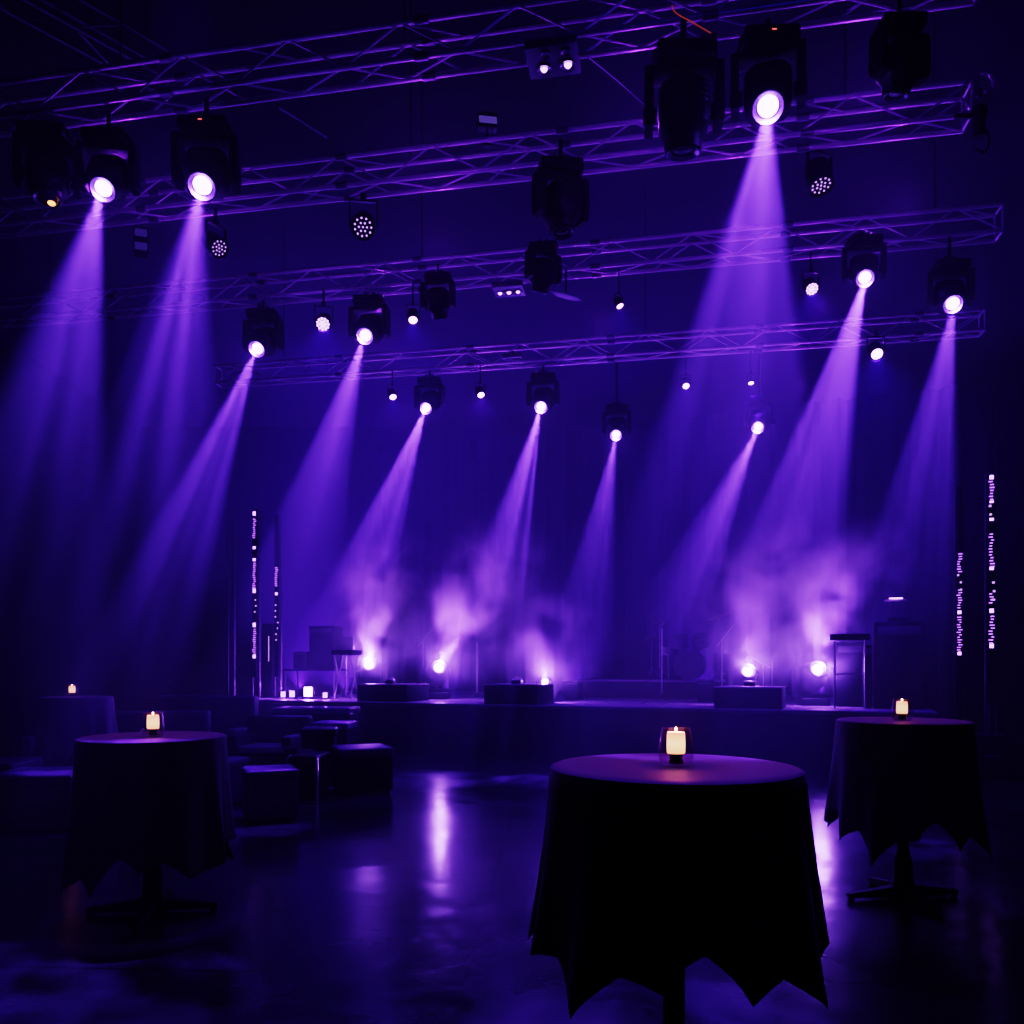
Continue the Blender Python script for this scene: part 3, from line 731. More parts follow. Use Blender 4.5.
amp('small black cabinet with a lit top edge on the left gear table', 293, 306, 652, 1.6, 0.25, z0=SH + th + 0.004)
amp('tall black amplifier cabinet on the left gear table', 309, 333, 626, 1.62, 0.34, z0=SH + th + 0.004)
# black post with bright strip
a0 = stage_pt(271, 1.1)
t = thing('column_speaker', 'tall narrow black column speaker with one shining edge at the stage left', 'speaker', a0 + Vector((0, 0, 0.002)), SROT)
hh = zpx(624, a0.y) - SH
mesh_of('body', lambda bm: box(bm, (0, 0, hh / 2 + 0.02), (0.24, 0.26, hh - 0.04), bevel=0.02), M['tolex'], t)
mesh_of('edge_strip', lambda bm: box(bm, (0.055, -0.138, hh * 0.66), (0.016, 0.012, hh * 0.34), bevel=0.003), M['led_dim'], t)  # bright edge put in as a glowing strip
mesh_of('base', lambda bm: box(bm, (0, 0, 0.01), (0.36, 0.36, 0.02), bevel=0.005), M['black_metal'], t)
# music/keyboard stand with panel
def keys(label, px0, px1, ptop, v, tilt):
    a = stage_pt(px0, v); b = stage_pt(px1, v); c = (a + b) / 2; w = (b - a).length; h = zpx(ptop, c.y) - SH
    c.z = SH + 0.002
    t = thing('keyboard_stand', label, 'keyboard', c, SROT)
    k = mesh_of('keyboard', lambda bm: box(bm, (0, 0, h - 0.05), (w, 0.32, 0.09), bevel=0.012), M['black_plastic'], t)
    nk = int(w / 0.024)
    mesh_of('keys', lambda bm: [box(bm, (-w / 2 + 0.03 + i * (w - 0.06) / nk, -0.09, h - 0.001), (0.02, 0.12, 0.012)) for i in range(nk)], M['white_panel'], k, smooth=False)
    for s in (-1, 1):
        mesh_of('leg', lambda bm: (tube(bm, (s * w * 0.38, -0.14, 0.01), (s * w * 0.38, 0.14, h - 0.1), 0.014, 8), tube(bm, (s * w * 0.38, 0.14, 0.01), (s * w * 0.38, -0.14, h - 0.1), 0.012, 8)), M['alu_dark'], t)
    mesh_of('crossbar', lambda bm: tube(bm, (-w * 0.38, 0, h / 2 - 0.04), (w * 0.38, 0, h / 2 - 0.04), 0.012, 8), M['alu_dark'], t)
    return t
keys('keyboard on a crossed stand at stage left beside the brightest smoke', 336, 357, 650, 1.0, 0)
a0 = stage_pt(346, 1.35)
t = thing('sheet_music_stand', 'dark music stand panel with a shining right edge above the left keyboard', 'music stand', a0 + Vector((0, 0, 0.002)), SROT)
hm = zpx(652, a0.y) - SH; ht = zpx(637, a0.y) - SH
mesh_of('pole', lambda bm: tube(bm, (0, 0, 0.02), (0, 0, hm + 0.1), 0.012, 8), M['alu_dark'], t)
mesh_of('desk', lambda bm: box(bm, (0, -0.02, (hm + ht) / 2), (0.36, 0.02, ht - hm), bevel=0.004), M['black_metal'], t)
mesh_of('rim', lambda bm: box(bm, (0.185, -0.02, (hm + ht) / 2), (0.016, 0.04, ht - hm + 0.04), bevel=0.004), M['alu'], t)
mesh_of('tripod', lambda bm: [tube(bm, (0, 0, 0.16), (0.2 * math.cos(k * 2.094), 0.2 * math.sin(k * 2.094), 0.008), 0.008, 6) for k in range(3)], M['alu_dark'], t)

def mic(label, px, v, ptop, boom=0.0):
    a = stage_pt(px, v, SH + 0.002); h = zpx(ptop, a.y) - SH
    t = thing('microphone_stand', label, 'microphone stand', a, SROT)
    mesh_of('tripod', lambda bm: [tube(bm, (0, 0, 0.13), (0.26 * math.cos(k * 2.094 + 0.4), 0.26 * math.sin(k * 2.094 + 0.4), 0.008), 0.009, 6) for k in range(3)], M['alu_dark'], t)
    mesh_of('pole', lambda bm: tube(bm, (0, 0, 0.1), (0, 0, h * (0.8 if boom else 0.96)), 0.010, 8), M['alu'], t)
    e = Vector((boom, -0.05, h))
    if boom: mesh_of('boom_arm', lambda bm: tube(bm, (-boom * 0.5, 0, h * 0.72), e, 0.007, 8), M['alu'], t)
    mesh_of('microphone', lambda bm: (tube(bm, e, e + Vector((0.05 * (1 if boom >= 0 else -1), -0.1, 0.06)), 0.013, 10, 0.022), bmesh.ops.create_uvsphere(bm, u_segments=12, v_segments=8, radius=0.028, matrix=Matrix.Translation(e + Vector((0.055 * (1 if boom >= 0 else -1), -0.11, 0.066))))), M['alu_dark'], t)
mic('microphone stand with a slanted boom between the two left stage lamps', 423, 2.2, 628, 0.25)
mic('microphone stand right of the second stage lamp', 477, 2.4, 640)
mic('microphone stand with boom right of the right stage box lamp', 763, 2.6, 655, -0.25)
mic('short microphone stand between the two right stage lamps', 772, 2.9, 658)
mic('microphone stand left of the drum kit', 662, 3.2, 626)
mic('microphone stand in the right smoke behind the stage box', 722, 2.95, 626, 0.2)

# drum riser and kit
a = stage_pt(563, 3.4); b = stage_pt(745, 3.4); cc = (a + b) / 2 + V * 1.1; w = (b - a).length; cc.z = SH + 0.001
t = thing('drum_riser', 'wide low black riser at the back of the stage under the drum kit', 'platform', cc, SROT)
mesh_of('body', lambda bm: box(bm, (0, 0, 0.16), (w, 2.2, 0.32), bevel=0.006), M['tolex'], t)
mesh_of('top_panel', lambda bm: box(bm, (0, 0, 0.33), (w + 0.02, 2.22, 0.02), bevel=0.004), M['deck'], t)
RZT = SH + 0.345
k0 = stage_pt(690, 4.3, RZT)
t = thing('drum_kit', 'drum kit with bass drum, toms and cymbals dim on the back riser', 'drum kit', k0, SROT)
def drum(name, c, r, h, axis, shell='drum_shell'):
    q = Vector(axis).to_track_quat('Z', 'Y'); c = Vector(c)
    o = mesh_of(name, lambda bm: tube(bm, c - q @ Vector((0, 0, h / 2)), c + q @ Vector((0, 0, h / 2)), r, 32), M[shell], t)
    mesh_of('drum_head', lambda bm: tube(bm, c + q @ Vector((0, 0, h / 2)), c + q @ Vector((0, 0, h / 2 + 0.006)), r * 0.95, 32), M['drum_head'], o)
    mesh_of('hoop', lambda bm: [tube(bm, c + q @ Vector((0, 0, s * h / 2 - 0.012)), c + q @ Vector((0, 0, s * h / 2 + 0.004)), r * 1.025, 32, caps=False) for s in (1, -1)], M['chrome'], o)
drum('bass_drum', (0, 0, 0.30), 0.29, 0.42, (0, -1, 0))
drum('tom', (-0.2, 0.02, 0.76), 0.15, 0.2, (0.1, -0.5, 0.85))
drum('tom', (0.2, 0.02, 0.76), 0.16, 0.22, (-0.1, -0.5, 0.85))
drum('floor_tom', (0.62, 0.3, 0.33), 0.21, 0.4, (0, 0, 1))
drum('snare_drum', (-0.5, 0.35, 0.58), 0.18, 0.14, (0, 0, 1))
mesh_of('hardware', lambda bm: (tube(bm, (-0.5, 0.35, 0.02), (-0.5, 0.35, 0.5), 0.012), tube(bm, (-0.2, 0.05, 0.58), (-0.2, 0.05, 0.66), 0.012), tube(bm, (0.2, 0.05, 0.58), (0.2, 0.05, 0.66), 0.012),
        [tube(bm, (0.62 + 0.22 * math.cos(q), 0.3 + 0.22 * math.sin(q), 0.0), (0.62 + 0.22 * math.cos(q), 0.3 + 0.22 * math.sin(q), 0.3), 0.008) for q in (0.3, 2.4, 4.5)]), M['chrome'], t)
for (x, y, z, r, tl) in ((-0.62, 0.1, 1.18, 0.22, 0.3), (0.55, 0.0, 1.25, 0.24, -0.3), (-0.85, 0.4, 0.85, 0.18, 0.0)):
    s_ = mesh_of('cymbal_stand', lambda bm: (tube(bm, (x, y, 0.1), (x, y, z + 0.03), 0.010), [tube(bm, (x, y, 0.25), (x + 0.2 * math.cos(q), y + 0.2 * math.sin(q), 0.01), 0.008) for q in (0.2, 2.3, 4.4)]), M['chrome'], t)
    def cy_(bm):
        lathe(bm, [(0, 0.022), (0.03, 0.02), (0.045, 0.006), (r, -0.012), (r, -0.015), (0.045, 0.002), (0, 0.016)], 32)
        bmesh.ops.transform(bm, matrix=Matrix.Translation((x, y, z)) @ Matrix.Rotation(tl, 4, 'Y') @ Matrix.Rotation(0.25, 4, 'X'), verts=bm.verts[:])
    mesh_of('cymbal', cy_, M['brass'], s_)
amp('low black floor monitor in front of the drum riser at centre right', 697, 712, 681, 2.2, 0.35, name='floor_monitor')
amp('low black floor monitor right of the middle stage box', 565, 578, 682, 2.3, 0.35, name='floor_monitor')

# right side: keyboard console, big cabinet with a turned-off light on top
keys('keyboard console on a tall stand at the right of the stage', 830, 870, 634, 0.6, 0)
a = stage_pt(852, 1.0)
amp('black slab cabinet standing behind the right keyboard console', 836, 868, 643, 1.22, 0.35)
amp('large black amplifier stack at the right end of the stage', 874, 925, 622, 0.75, 0.6)
amp('slim cabinet with chrome fittings left of the large right stack', 863, 872, 645, 0.82, 0.24, name='effects_rack', cat='rack')
pr = stage_pt(896, 1.05)
pl = P(897, 600, pr.y)
t = thing('work_lamp', 'low lamp with a shining oval top on the large right stack', 'lamp', Vector((pl.x, pl.y, zpx(622, pr.y) + 0.022)), SROT)
mesh_of('base', lambda bm: box(bm, (0, 0, 0.02), (0.24, 0.18, 0.04), bevel=0.01), M['black_metal'], t)
mesh_of('arm', lambda bm: tube(bm, (-0.08, 0, 0.03), (-0.10, 0, 0.27), 0.008), M['alu_dark'], t)
mesh_of('arm', lambda bm: tube(bm, (0.08, 0, 0.03), (0.09, 0, 0.27), 0.008), M['alu_dark'], t)
mesh_of('oval_top', lambda bm: bmesh.ops.transform(bm, matrix=Matrix.Translation((-0.02, 0, 0.29)) @ Matrix.Diagonal((1.5, 1, 1, 1)), verts=lathe(bm, [(0, 0.03), (0.08, 0.02), (0.11, 0), (0.09, -0.01), (0, -0.01)], 24) or bm.verts[:]), M['alu'], t)
mesh_of('top_highlight', lambda bm: box(bm, (-0.02, -0.1, 0.315), (0.18, 0.02, 0.016), bevel=0.004), M['led_on'], t)  # shine on the top put in as a glowing bar

# ------------------------------------------------------------------ smoke plumes
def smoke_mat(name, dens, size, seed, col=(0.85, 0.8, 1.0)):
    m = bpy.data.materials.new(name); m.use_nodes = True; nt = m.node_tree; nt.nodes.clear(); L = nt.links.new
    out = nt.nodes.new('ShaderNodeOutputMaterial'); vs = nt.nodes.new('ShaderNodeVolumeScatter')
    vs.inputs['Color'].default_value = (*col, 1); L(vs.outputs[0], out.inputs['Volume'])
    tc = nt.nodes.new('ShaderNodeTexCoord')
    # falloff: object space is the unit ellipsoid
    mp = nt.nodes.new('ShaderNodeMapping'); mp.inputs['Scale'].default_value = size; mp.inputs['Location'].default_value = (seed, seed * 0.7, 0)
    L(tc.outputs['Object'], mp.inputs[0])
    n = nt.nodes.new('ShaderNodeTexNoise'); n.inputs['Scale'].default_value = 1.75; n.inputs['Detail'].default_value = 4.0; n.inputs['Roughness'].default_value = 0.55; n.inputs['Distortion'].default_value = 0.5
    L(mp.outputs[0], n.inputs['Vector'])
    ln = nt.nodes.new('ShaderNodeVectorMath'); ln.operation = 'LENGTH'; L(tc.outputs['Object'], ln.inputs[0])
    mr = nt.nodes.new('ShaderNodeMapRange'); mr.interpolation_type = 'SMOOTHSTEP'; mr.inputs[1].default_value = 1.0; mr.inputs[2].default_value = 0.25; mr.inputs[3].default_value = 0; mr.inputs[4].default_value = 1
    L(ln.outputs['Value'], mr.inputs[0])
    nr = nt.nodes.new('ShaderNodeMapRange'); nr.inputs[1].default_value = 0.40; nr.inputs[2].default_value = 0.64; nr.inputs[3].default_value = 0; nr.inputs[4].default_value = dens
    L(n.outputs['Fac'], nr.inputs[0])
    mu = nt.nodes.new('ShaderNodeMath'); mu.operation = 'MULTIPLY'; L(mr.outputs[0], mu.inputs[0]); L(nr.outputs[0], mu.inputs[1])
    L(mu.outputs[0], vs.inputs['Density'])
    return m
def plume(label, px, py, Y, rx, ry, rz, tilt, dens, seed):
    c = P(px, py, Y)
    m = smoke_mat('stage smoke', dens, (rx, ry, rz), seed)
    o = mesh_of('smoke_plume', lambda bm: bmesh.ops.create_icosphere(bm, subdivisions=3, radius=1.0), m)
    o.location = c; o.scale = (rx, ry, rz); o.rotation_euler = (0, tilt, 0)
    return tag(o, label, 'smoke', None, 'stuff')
SMOKE = True
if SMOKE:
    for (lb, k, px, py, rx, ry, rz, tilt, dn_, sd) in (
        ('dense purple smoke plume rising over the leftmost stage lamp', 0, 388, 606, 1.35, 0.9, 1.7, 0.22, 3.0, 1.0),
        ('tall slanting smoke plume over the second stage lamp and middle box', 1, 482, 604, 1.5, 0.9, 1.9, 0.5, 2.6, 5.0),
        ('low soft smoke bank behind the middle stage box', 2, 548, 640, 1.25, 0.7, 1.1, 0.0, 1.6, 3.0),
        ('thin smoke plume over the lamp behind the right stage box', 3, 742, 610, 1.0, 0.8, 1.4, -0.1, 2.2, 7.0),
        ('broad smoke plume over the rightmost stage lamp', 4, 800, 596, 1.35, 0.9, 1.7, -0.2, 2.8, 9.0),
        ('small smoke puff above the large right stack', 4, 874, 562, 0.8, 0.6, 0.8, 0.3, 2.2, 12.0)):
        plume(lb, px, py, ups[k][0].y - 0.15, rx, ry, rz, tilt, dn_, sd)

# uplight through the smoke
UP = [(0, 900, 62), (1, 900, 66), (2, 200, 90), (3, 420, 50), (4, 700, 62)]
for i, pw, deg in UP:
    p, face, dn = ups[i]
    spot(p + face * 0.05 + Vector((0, 0, 0.02)), dn, pw, deg, 0.8, radius=0.03, col=(0.29, 0.105, 1.0))
    point(p + face * 0.16, 60.0, radius=0.02, col=(0.32, 0.14, 1.0))

# ------------------------------------------------------------------ cocktail tables
TAB_R = 0.393
def cloth_mesh(seed, zt, R=TAB_R, drop=0.56, corner=0.2, rot=0.5, flare=0.085):
    rnd = random.Random(seed)
    n = 288; nf = 12
    ph = [rnd.uniform(-0.12, 0.12) for _ in range(nf)]
    amp_ = [rnd.uniform(0.6, 1.25) for _ in range(nf)]
    jag = [rnd.uniform(-0.07, 0.11) for _ in range(nf)]
    bm = bmesh.new()
    rings = []
    ctr = bm.verts.new((0, 0, zt + 0.004))
    for r in (0.12, 0.24, 0.34, R - 0.012):
        rings.append([bm.verts.new((r * math.cos(2 * PI * k / n), r * math.sin(2 * PI * k / n), zt + 0.004)) for k in range(n)])
    rings.append([bm.verts.new((R * math.cos(2 * PI * k / n), R * math.sin(2 * PI * k / n), zt - 0.001)) for k in range(n)])
    m = 22
    for j in range(1, m + 1):
        t = j / m; row = []
        for k in range(n):
            a = 2 * PI * k / n
            f = (a / (2 * PI) * nf); i = int(f) % nf; fr = f - int(f)
            w0 = 0.5 - 0.5 * math.cos(2 * PI * fr)             # fold crest
            am = amp_[i]
            tri = 1 - abs(2 * fr - 1)
            cs = (abs(math.cos(2 * (a + rot)))) ** 2.2          # four corners of the square cloth
            L_ = drop + corner * cs + (jag[i] + 0.07) * tri * 0.85
            depth = 0.052 * am * (t ** 1.0) * (0.6 + 0.4 * t)
            rr = R + 0.003 + flare * (t ** 1.15) * (0.55 + 0.45 * cs) + depth * (w0 - 0.42)
            aa = a + 0.05 * math.sin(2 * PI * f) * t * am
            row.append(bm.verts.new((rr * math.cos(aa), rr * math.sin(aa), zt - 0.004 - L_ * t)))
        rings.append(row)
    for k in range(n): bm.faces.new((ctr, rings[0][k], rings[0][(k + 1) % n]))
    for A, B in zip(rings, rings[1:]):
        for k in range(n): bm.faces.new((A[k], A[(k + 1) % n], B[(k + 1) % n], B[k]))
    return bm
def cocktail(c, zt, rz, seed, tl, cl, rot, drop=0.54, corner=0.16, R=TAB_R, flare=0.085):
    t = thing('cocktail_table', tl, 'table', (c.x, c.y, 0), rz)
    mesh_of('tabletop', lambda bm: bmesh.ops.translate(bm, vec=(0, 0, zt - 0.03), verts=lathe(bm, [(0, 0), (R - 0.014, 0), (R - 0.008, 0.006), (R - 0.008, 0.024), (R - 0.014, 0.03), (0, 0.03)], 64) or bm.verts[:]), M['wood_dark'], t)
    mesh_of('pole', lambda bm: (tube(bm, (0, 0, 0.05), (0, 0, zt - 0.03), 0.034, 20), lathe(bm, [(0.034, 0.30), (0.05, 0.24), (0.06, 0.10), (0.085, 0.06)], 20)), M['black_metal'], t)
    def foot(bm):
        A = [(0.02, 0.045, 0.03), (0.36, 0.028, 0.012)]
        vs = []
        for (x, w, h) in ((0.03, 0.045, 0.085), (0.2, 0.034, 0.06), (0.36, 0.024, 0.04)):
            vs.append([bm.verts.new((x, s * w, z)) for s, z in ((-1, 0.018), (1, 0.018), (0.7, h), (-0.7, h))])
        for a_, b_ in zip(vs, vs[1:]):
            for i in range(4): bm.faces.new((a_[i], a_[(i + 1) % 4], b_[(i + 1) % 4], b_[i]))
        bm.faces.new(vs[0][::-1]); bm.faces.new(vs[-1])
    lg = mesh_of('base_leg', foot, M['black_metal'], t)
    gl = mesh_of('glide', lambda bm: tube(bm, (0.34, 0, 0.0), (0.34, 0, 0.02), 0.018, 12), M['alu_dark'], lg)
    for k in range(1, 4):
        l2 = child('base_leg', lg, t, rot=(0, 0, k * PI / 2)); g2 = child('glide', gl, l2)
    o = obj('tablecloth', cloth_mesh(seed, zt, R, drop, corner, rot, flare), M['cloth'])
    o.location = (c.x, c.y, 0.0)
    tag(o, cl, 'tablecloth')
    md = o.modifiers.new('thickness', 'SOLIDIFY'); md.thickness = 0.002; md.offset = 1.0
def candle(loc, s, label, pw=0.7):
    t = thing('candle_lantern', label, 'candle', loc)
    t.scale = (s, s, s)
    gl = [(0, 0.0), (0.040, 0.0), (0.049, 0.006), (0.0545, 0.022), (0.0565, 0.04), (0.055, 0.06), (0.050, 0.09), (0.0455, 0.119), (0.044, 0.1205), (0.0425, 0.119), (0.047, 0.09), (0.052, 0.06), (0.0535, 0.04), (0.0515, 0.024), (0.046, 0.010), (0.038, 0.006), (0, 0.006)]
    mesh_of('glass_holder', lambda bm: lathe(bm, gl, 40), M['glass'], t)
    mesh_of('candle_base', lambda bm: lathe(bm, [(0, 0.0075), (0.021, 0.0075), (0.023, 0.012), (0.019, 0.022), (0.021, 0.034), (0.028, 0.037), (0, 0.0372)], 28), M['wood_dark'], t)
    w = mesh_of('candle', lambda bm: lathe(bm, [(0, 0), (0.0275, 0), (0.029, 0.004), (0.0295, 0.03), (0.0285, 0.062), (0.027, 0.068), (0.022, 0.066), (0, 0.062)], 32), M['wax'], t, loc=(0, 0, 0.0385))
    mesh_of('wick', lambda bm: tube(bm, (0, 0, 0.063), (0, 0, 0.071), 0.0012, 6), M['black_metal'], w)
    mesh_of('flame', lambda bm: lathe(bm, [(0, 0.0), (0.003, 0.002), (0.0048, 0.007), (0.003, 0.011), (0, 0.015)], 14), M['flame'], w, loc=(0, 0, 0.070))
    point(Vector(loc) + Vector((0, 0, 0.135 * s)), pw * 1.2, col=(1.0, 0.27, 0.24), radius=0.01)
tabs = [
 (P(674, 767, 2.62), 1.112, 0.35, 11, 'black cocktail table in front, nearest the camera', 'black tablecloth draped over the nearest cocktail table in front', 0.80, 0.45, 0.10, 0.075, 0.393),
 (P(903, 721, 5.1), 1.10, 0.12, 5, 'black cocktail table at right, its four-legged base showing', 'black tablecloth with pointed hem on the right cocktail table', 0.72, 0.55, 0.14, 0.07, 0.386),
 (P(153, 737, 4.8), 1.026, 0.15, 8, 'black cocktail table at left, beside the cube ottoman', 'black tablecloth with long corner points on the left cocktail table', 0.60, 0.60, 0.13, 0.06, 0.402),
 (P(77, 697, 9.1), 1.108, 0.2, 3, 'small far cocktail table at the back left', 'dark tablecloth on the far cocktail table at the back left', 0.2, 0.5, 0.2, 0.07, 0.363),
]
for c, zt, rz, sd, tl, cl, rot, dr, co, fl_, R_ in tabs:
    cocktail(c, zt, rz, sd, tl, cl, rot, dr, co, R=R_, flare=fl_)
candle(Vector((P(676, 767, 2.62).x, 2.62, 1.119)), 1.0, 'glowing candle in a clear glass holder on the nearest cocktail table', 0.55)
candle(Vector((P(902, 721, 5.05).x, 5.05, 1.107)), 1.1, 'glowing candle in a clear glass holder on the right cocktail table', 0.5)
candle(Vector((P(153, 737, 4.77).x, 4.77, 1.033)), 1.15, 'glowing candle in a clear glass holder on the left cocktail table', 0.5)
candle(Vector((P(72, 697, 9.05).x, 9.05, 1.115)), 1.1, 'tiny glowing candle in glass on the far back left table', 0.12)

# ------------------------------------------------------------------ lounge furniture
def ottoman(label, near, w, d, h, rz, mat='leather', name='cube_ottoman', seams=True):
    t = thing(name, label, 'ottoman' if 'ottoman' in name else 'bench', near, rz)
    mesh_of('body', lambda bm: box(bm, (0, 0, 0.03 + (h - 0.12) / 2), (w, d, h - 0.12), bevel=0.018, seg=3), M[mat], t)
    def cush(bm):
        box(bm, (0, 0, h - 0.055), (w + 0.012, d + 0.012, 0.10), bevel=0.03, seg=4)
    mesh_of('seat_cushion', cush, M[mat], t)
    ft = mesh_of('foot', lambda bm: tube(bm, (0, 0, 0), (0, 0, 0.035), 0.02, 12), M['black_metal'], t, loc=(w / 2 - 0.06, d / 2 - 0.06, 0))
    for sx, sy in ((-1, 1), (1, -1), (-1, -1)): child('foot', ft, t, (sx * (w / 2 - 0.06), sy * (d / 2 - 0.06), 0))
    return t
def by_floor(px, py): return floor_pt(px, py)
# cube in front
c = by_floor(264, 822); ottoman('dark purple-lit cube ottoman right of the left cocktail table', c + Vector((0, 0.18, 0)), 0.46, 0.46, 0.49, math.radians(24))
c = by_floor(222, 812); ottoman('cube ottoman half hidden behind the left cocktail table cloth', c + Vector((-0.2, 0.45, 0)), 0.46, 0.46, 0.49, math.radians(-14))
# bench right with chrome frame
def bench(label, c, w, d, h, rz, mat='leather', name='lounge_bench', chrome=True):
    t = thing(name, label, 'bench', c, rz)
    mesh_of('body', lambda bm: box(bm, (0, 0, 0.05 + (h - 0.14) / 2), (w - 0.03, d - 0.03, h - 0.14), bevel=0.015), M['leather_black'], t)
    mesh_of('seat_cushion', lambda bm: box(bm, (0, 0, h - 0.05), (w, d, 0.10), bevel=0.028, seg=4), M[mat], t)
    if chrome:
        r = 0.013
        for sx in (-1, 1):
            x = sx * (w / 2 + 0.012)
            mesh_of('chrome_frame', lambda bm: path_tube(bm, [(x, -d / 2 - 0.02, 0.012), (x, -d / 2 - 0.02, h * 0.95), (x, -d / 2 + 0.1, h * 0.95 + 0.02)], r), M['chrome'], t)
        mesh_of('frame_rail', lambda bm: tube(bm, (-w / 2, -d / 2 - 0.02, 0.012), (w / 2, -d / 2 - 0.02, 0.012), 0.011), M['chrome'], t)
    else:
        for sx in (-1, 1):
            for sy in (-1, 1): mesh_of('foot', lambda bm: tube(bm, (sx * (w / 2 - 0.06), sy * (d / 2 - 0.06), 0), (sx * (w / 2 - 0.06), sy * (d / 2 - 0.06), 0.055), 0.02), M['black_metal'], t)
    return t
bench('wide dark bench beside the open dance floor, its cushion catching purple light', by_floor(354, 797) + Vector((0.02, 0.35, 0)), 0.62, 0.62, 0.53, math.radians(22), chrome=False)
bench('dark lounge chair seat on a chrome tube frame between bench and cube ottoman', by_floor(305, 804) + Vector((-0.02, 0.3, 0)), 0.3, 0.5, 0.50, math.radians(-4), mat='leather_black')
# low table behind with an ashtray
def low_table(label, c, w, d, h, rz):
    t = thing('low_table', label, 'table', c, rz)
    mesh_of('tabletop', lambda bm: box(bm, (0, 0, h - 0.02), (w, d, 0.04), bevel=0.008), M['black_metal'], t)
    for sx in (-1, 1):
        for sy in (-1, 1): mesh_of('leg', lambda bm: box(bm, (sx * (w / 2 - 0.03), sy * (d / 2 - 0.03), (h - 0.04) / 2), (0.035, 0.035, h - 0.04), bevel=0.004), M['black_metal'], t)
c = Vector((P(268, 700, 9.3).x, 9.5, 0)); low_table('low black table behind the cube ottoman with a glass dish on it', c, 0.85, 0.5, 0.47, -0.05)
t = thing('glass_dish', 'small shiny glass dish on the low black lounge table', 'dish', (P(291, 700, 9.37).x, 9.37, 0.472))
mesh_of('bowl', lambda bm: lathe(bm, [(0, 0), (0.06, 0), (0.085, 0.03), (0.09, 0.05), (0.08, 0.05), (0.07, 0.02), (0, 0.012)], 24), M['lens_ring'], t)
# sofas
def sofa(label, c, w, rz, d=0.8, hs=0.44, hb=0.78, mat='leather', name='lounge_sofa', arms=True):
    t = thing(name, label, 'sofa', c, rz)
    mesh_of('base', lambda bm: box(bm, (0, 0, 0.16), (w, d, 0.24), bevel=0.02), M[mat], t)
    n = max(1, round(w / 0.75)); ia = 0.14 if arms else 0.0; cw = (w - 2 * ia) / n
    for i in range(n):
        mesh_of('seat_cushion', lambda bm: box(bm, (-w / 2 + ia + cw * (i + 0.5), -0.08, hs - 0.07), (cw - 0.012, d - 0.2, 0.15), bevel=0.035, seg=3), M[mat], t)
    mesh_of('backrest', lambda bm: box(bm, (0, d / 2 - 0.09, 0.28 + (hb - 0.28) / 2), (w, 0.18, hb - 0.28), bevel=0.04, seg=3), M[mat], t)
    if arms:
        for sx in (-1, 1): mesh_of('armrest', lambda bm: box(bm, (sx * (w / 2 - 0.07), -0.03, 0.42), (0.14, d - 0.1, 0.32), bevel=0.035, seg=3), M[mat], t)
    for sx in (-1, 1):
        for sy in (-1, 1): mesh_of('foot', lambda bm: tube(bm, (sx * (w / 2 - 0.1), sy * (d / 2 - 0.1), 0), (sx * (w / 2 - 0.1), sy * (d / 2 - 0.1), 0.06), 0.022), M['black_metal'], t)
    return t
ottoman('wide dark ottoman at the far left edge, lit faintly on top', P(38, 760, 7.35) * 1 + Vector((0, 0.1, 0)) - Vector((0, 0, P(38, 760, 7.35).z)), 0.72, 0.72, 0.50, math.radians(8), mat='leather', name='square_ottoman')
ottoman('dark ottoman cut by the left picture edge behind the wide one', Vector((P(-4, 760, 8.2).x, 8.15, 0)), 0.66, 0.66, 0.52, math.radians(6), mat='leather', name='square_ottoman')
sofa('long dark sofa behind the far left ottomans', Vector((P(112, 720, 10.4).x, 10.6, 0)), 2.1, math.radians(6), hb=0.86)
sofa('dark sofa behind the left cocktail table, back to the tower', Vector((P(190, 720, 11.6).x, 11.9, 0)), 1.5, math.radians(-6), hb=1.02)
bench('long dark bench with purple-lit top below the square floor lamps', Vector((P(310, 720, 11.6).x, 12.0, 0)), 1.15, 0.6, 0.86, SROT * 0.2, chrome=False, name='high_bench')
bench('short bench top lit purple just below the long one', Vector((P(336, 720, 11.0).x, 10.9, 0)), 0.5, 0.5, 0.72, SROT * 0.2, chrome=False, name='high_bench')
sofa('low dark armchair between the benches and the cube ottoman', Vector((P(266, 720, 10.4).x, 10.6, 0)), 0.85, math.radians(-6), hb=0.80, name='lounge_armchair', mat='leather_black')
bench('dark bench block between the armchair and the wide bench', Vector((P(318, 720, 10.0).x, 10.08, 0)), 0.42, 0.4, 0.70, math.radians(8), chrome=False, mat='leather_black')

# ------------------------------------------------------------------ washes (mostly unseen lamps added to light rig, haze and tables)
spot((1.0, -2.5, 6.5), (0.0, 12, -1.0), 110, 80, 1.0, col=WASH, radius=0.1)          # unseen spot added behind the camera, fills rig and stage
for px, v, pw in ((330, 5.9, 600), (450, 5.9, 620), (570, 5.9, 620), (700, 5.9, 620), (820, 5.9, 560)):  # hidden uplights added so the haze glows behind the stage
    spot(stage_pt(px, v, SH + 0.06), (0, -0.45, 1), pw, 110, 1.0, col=(0.17, 0.04, 1.0), radius=0.05)
for tx, ty, pw, deg in ((0.52, 2.62, 800, 10), (2.43, 5.1, 480, 10), (-2.1, 4.8, 520, 10), (-4.8, 9.1, 60, 12)):   # unseen downlights added to brighten the cocktail tabletops
    spot((tx, ty + 0.7, RZ - 0.25), (0, -0.7, -(RZ - 1.35)), pw, deg, 0.6, col=(0.26, 0.05, 1.0), radius=0.05)
for (tt_, px) in ((T1, 120), (T1, 420), (T1, 640), (T1, 860), (T2, 200), (T2, 440), (T2, 740), (T2, 900), (T3, 380), (T3, 600), (T3, 820), (T4, 480), (T4, 800)):   # unseen lamps added to brighten the truss chords
    point(truss_pt(px, *tt_, TZ - 0.42, off=0.45), 5.0, col=(0.36, 0.07, 1.0), radius=0.01)
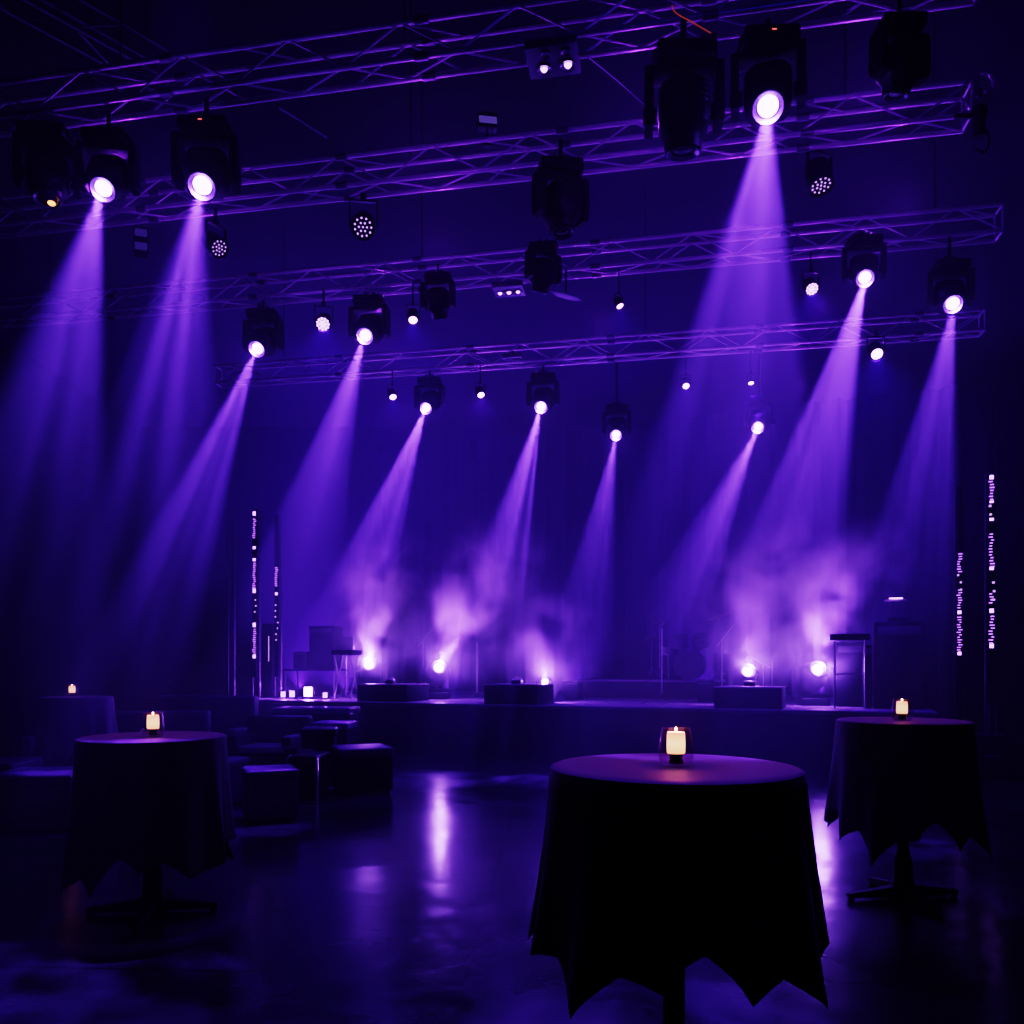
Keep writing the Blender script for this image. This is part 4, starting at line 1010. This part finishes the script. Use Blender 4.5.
for px in (284, 309, 326): point(stage_pt(px, 0.62, SH + 0.2), 14, col=(0.3, 0.1, 1.0), radius=0.02)
for px in (300, 345): spot(stage_pt(px, 3.0, SH + 0.1), (0, 0, 1), 900, 110, 1.0, col=(0.2, 0.05, 1.0), radius=0.03)  # unseen uplights added to light the haze behind the left cabinets
# ------------------------------------------------------------------ haze, camera, look
w = bpy.data.worlds.new('hall'); bpy.context.scene.world = w; w.use_nodes = True
nt = w.node_tree; nt.nodes['Background'].inputs[0].default_value = (0, 0, 0, 1); nt.nodes['Background'].inputs[1].default_value = 0
vs = nt.nodes.new('ShaderNodeVolumeScatter'); vs.inputs['Density'].default_value = 0.03
vs.inputs['Color'].default_value = (0.9, 0.85, 1.0, 1); vs.inputs['Anisotropy'].default_value = 0.15
nt.links.new(vs.outputs[0], nt.nodes['World Output'].inputs['Volume'])

cam = bpy.data.cameras.new('camera'); co = bpy.data.objects.new('camera', cam); C.objects.link(co)
co.location = (0, 0, H); co.rotation_euler = (PI / 2, 0, 0)
cam.sensor_width = 36; cam.lens = F / 1024 * 36; cam.shift_y = (HY - 512) / 1024; cam.clip_end = 100
sc = bpy.context.scene; sc.camera = co
sc.view_settings.view_transform = 'Filmic'; sc.view_settings.look = 'Very High Contrast'; sc.view_settings.gamma = 0.88; sc.view_settings.exposure = 0.55
sc.cycles.max_bounces = 5; sc.cycles.diffuse_bounces = 2; sc.cycles.glossy_bounces = 3; sc.cycles.transmission_bounces = 5
sc.cycles.volume_bounces = 0; sc.cycles.transparent_max_bounces = 8
sc.cycles.sample_clamp_indirect = 3.0
sc.cycles.use_denoising = True; sc.cycles.volume_step_rate = 0.4
sc.cycles.use_light_tree = True

# ------------------------------------------------------------------ what repeats belongs together
GROUPS = {'lighting_truss': 'aluminium lighting trusses under the ceiling', 'led_can_light': 'LED can lights hanging on the trusses',
          'blinder_light': 'flat panel lamps on the trusses', 'flood_light': 'small flood lamps on the trusses',
          'led_tower': 'LED light towers beside the stage', 'stage_box': 'black box risers along the stage front',
          'small_beacon': 'small devices on the stage boxes', 'square_floor_lamp': 'square floor lamps at the stage left',
          'speaker_cabinet': 'speaker cabinets on the stage', 'floor_monitor': 'floor monitors on the stage',
          'keyboard_stand': 'keyboards on stands', 'microphone_stand': 'microphone stands on the stage',
          'cocktail_table': 'cocktail tables on the dance floor', 'tablecloth': 'black tablecloths on the cocktail tables',
          'candle_lantern': 'candles in glass on the cocktail tables', 'cube_ottoman': 'cube ottomans of the lounge',
          'square_ottoman': 'square ottomans at the left edge', 'lounge_bench': 'lounge benches at the left',
          'high_bench': 'benches below the stage at the left', 'lounge_sofa': 'dark sofas of the lounge',
          'hanging_wire': 'wires between the trusses', 'hanging_cable': 'cables hanging from the trusses', 'smoke_plume': 'smoke over the stage lamps'}
for o in bpy.data.objects:
    if o.parent is None and 'category' in o:
        kind = o.name.split('.')[0]
        if kind == 'moving_head_light':
            if 'upright' in o['label'] or o['label'].startswith('low lit'): o['group'] = 'upright moving head lights on the stage'
            elif 'unlit' in o['label']: o['group'] = 'unlit moving head lights on the trusses'
            else: o['group'] = 'lit moving head lights on the trusses'
        elif kind in GROUPS: o['group'] = GROUPS[kind]
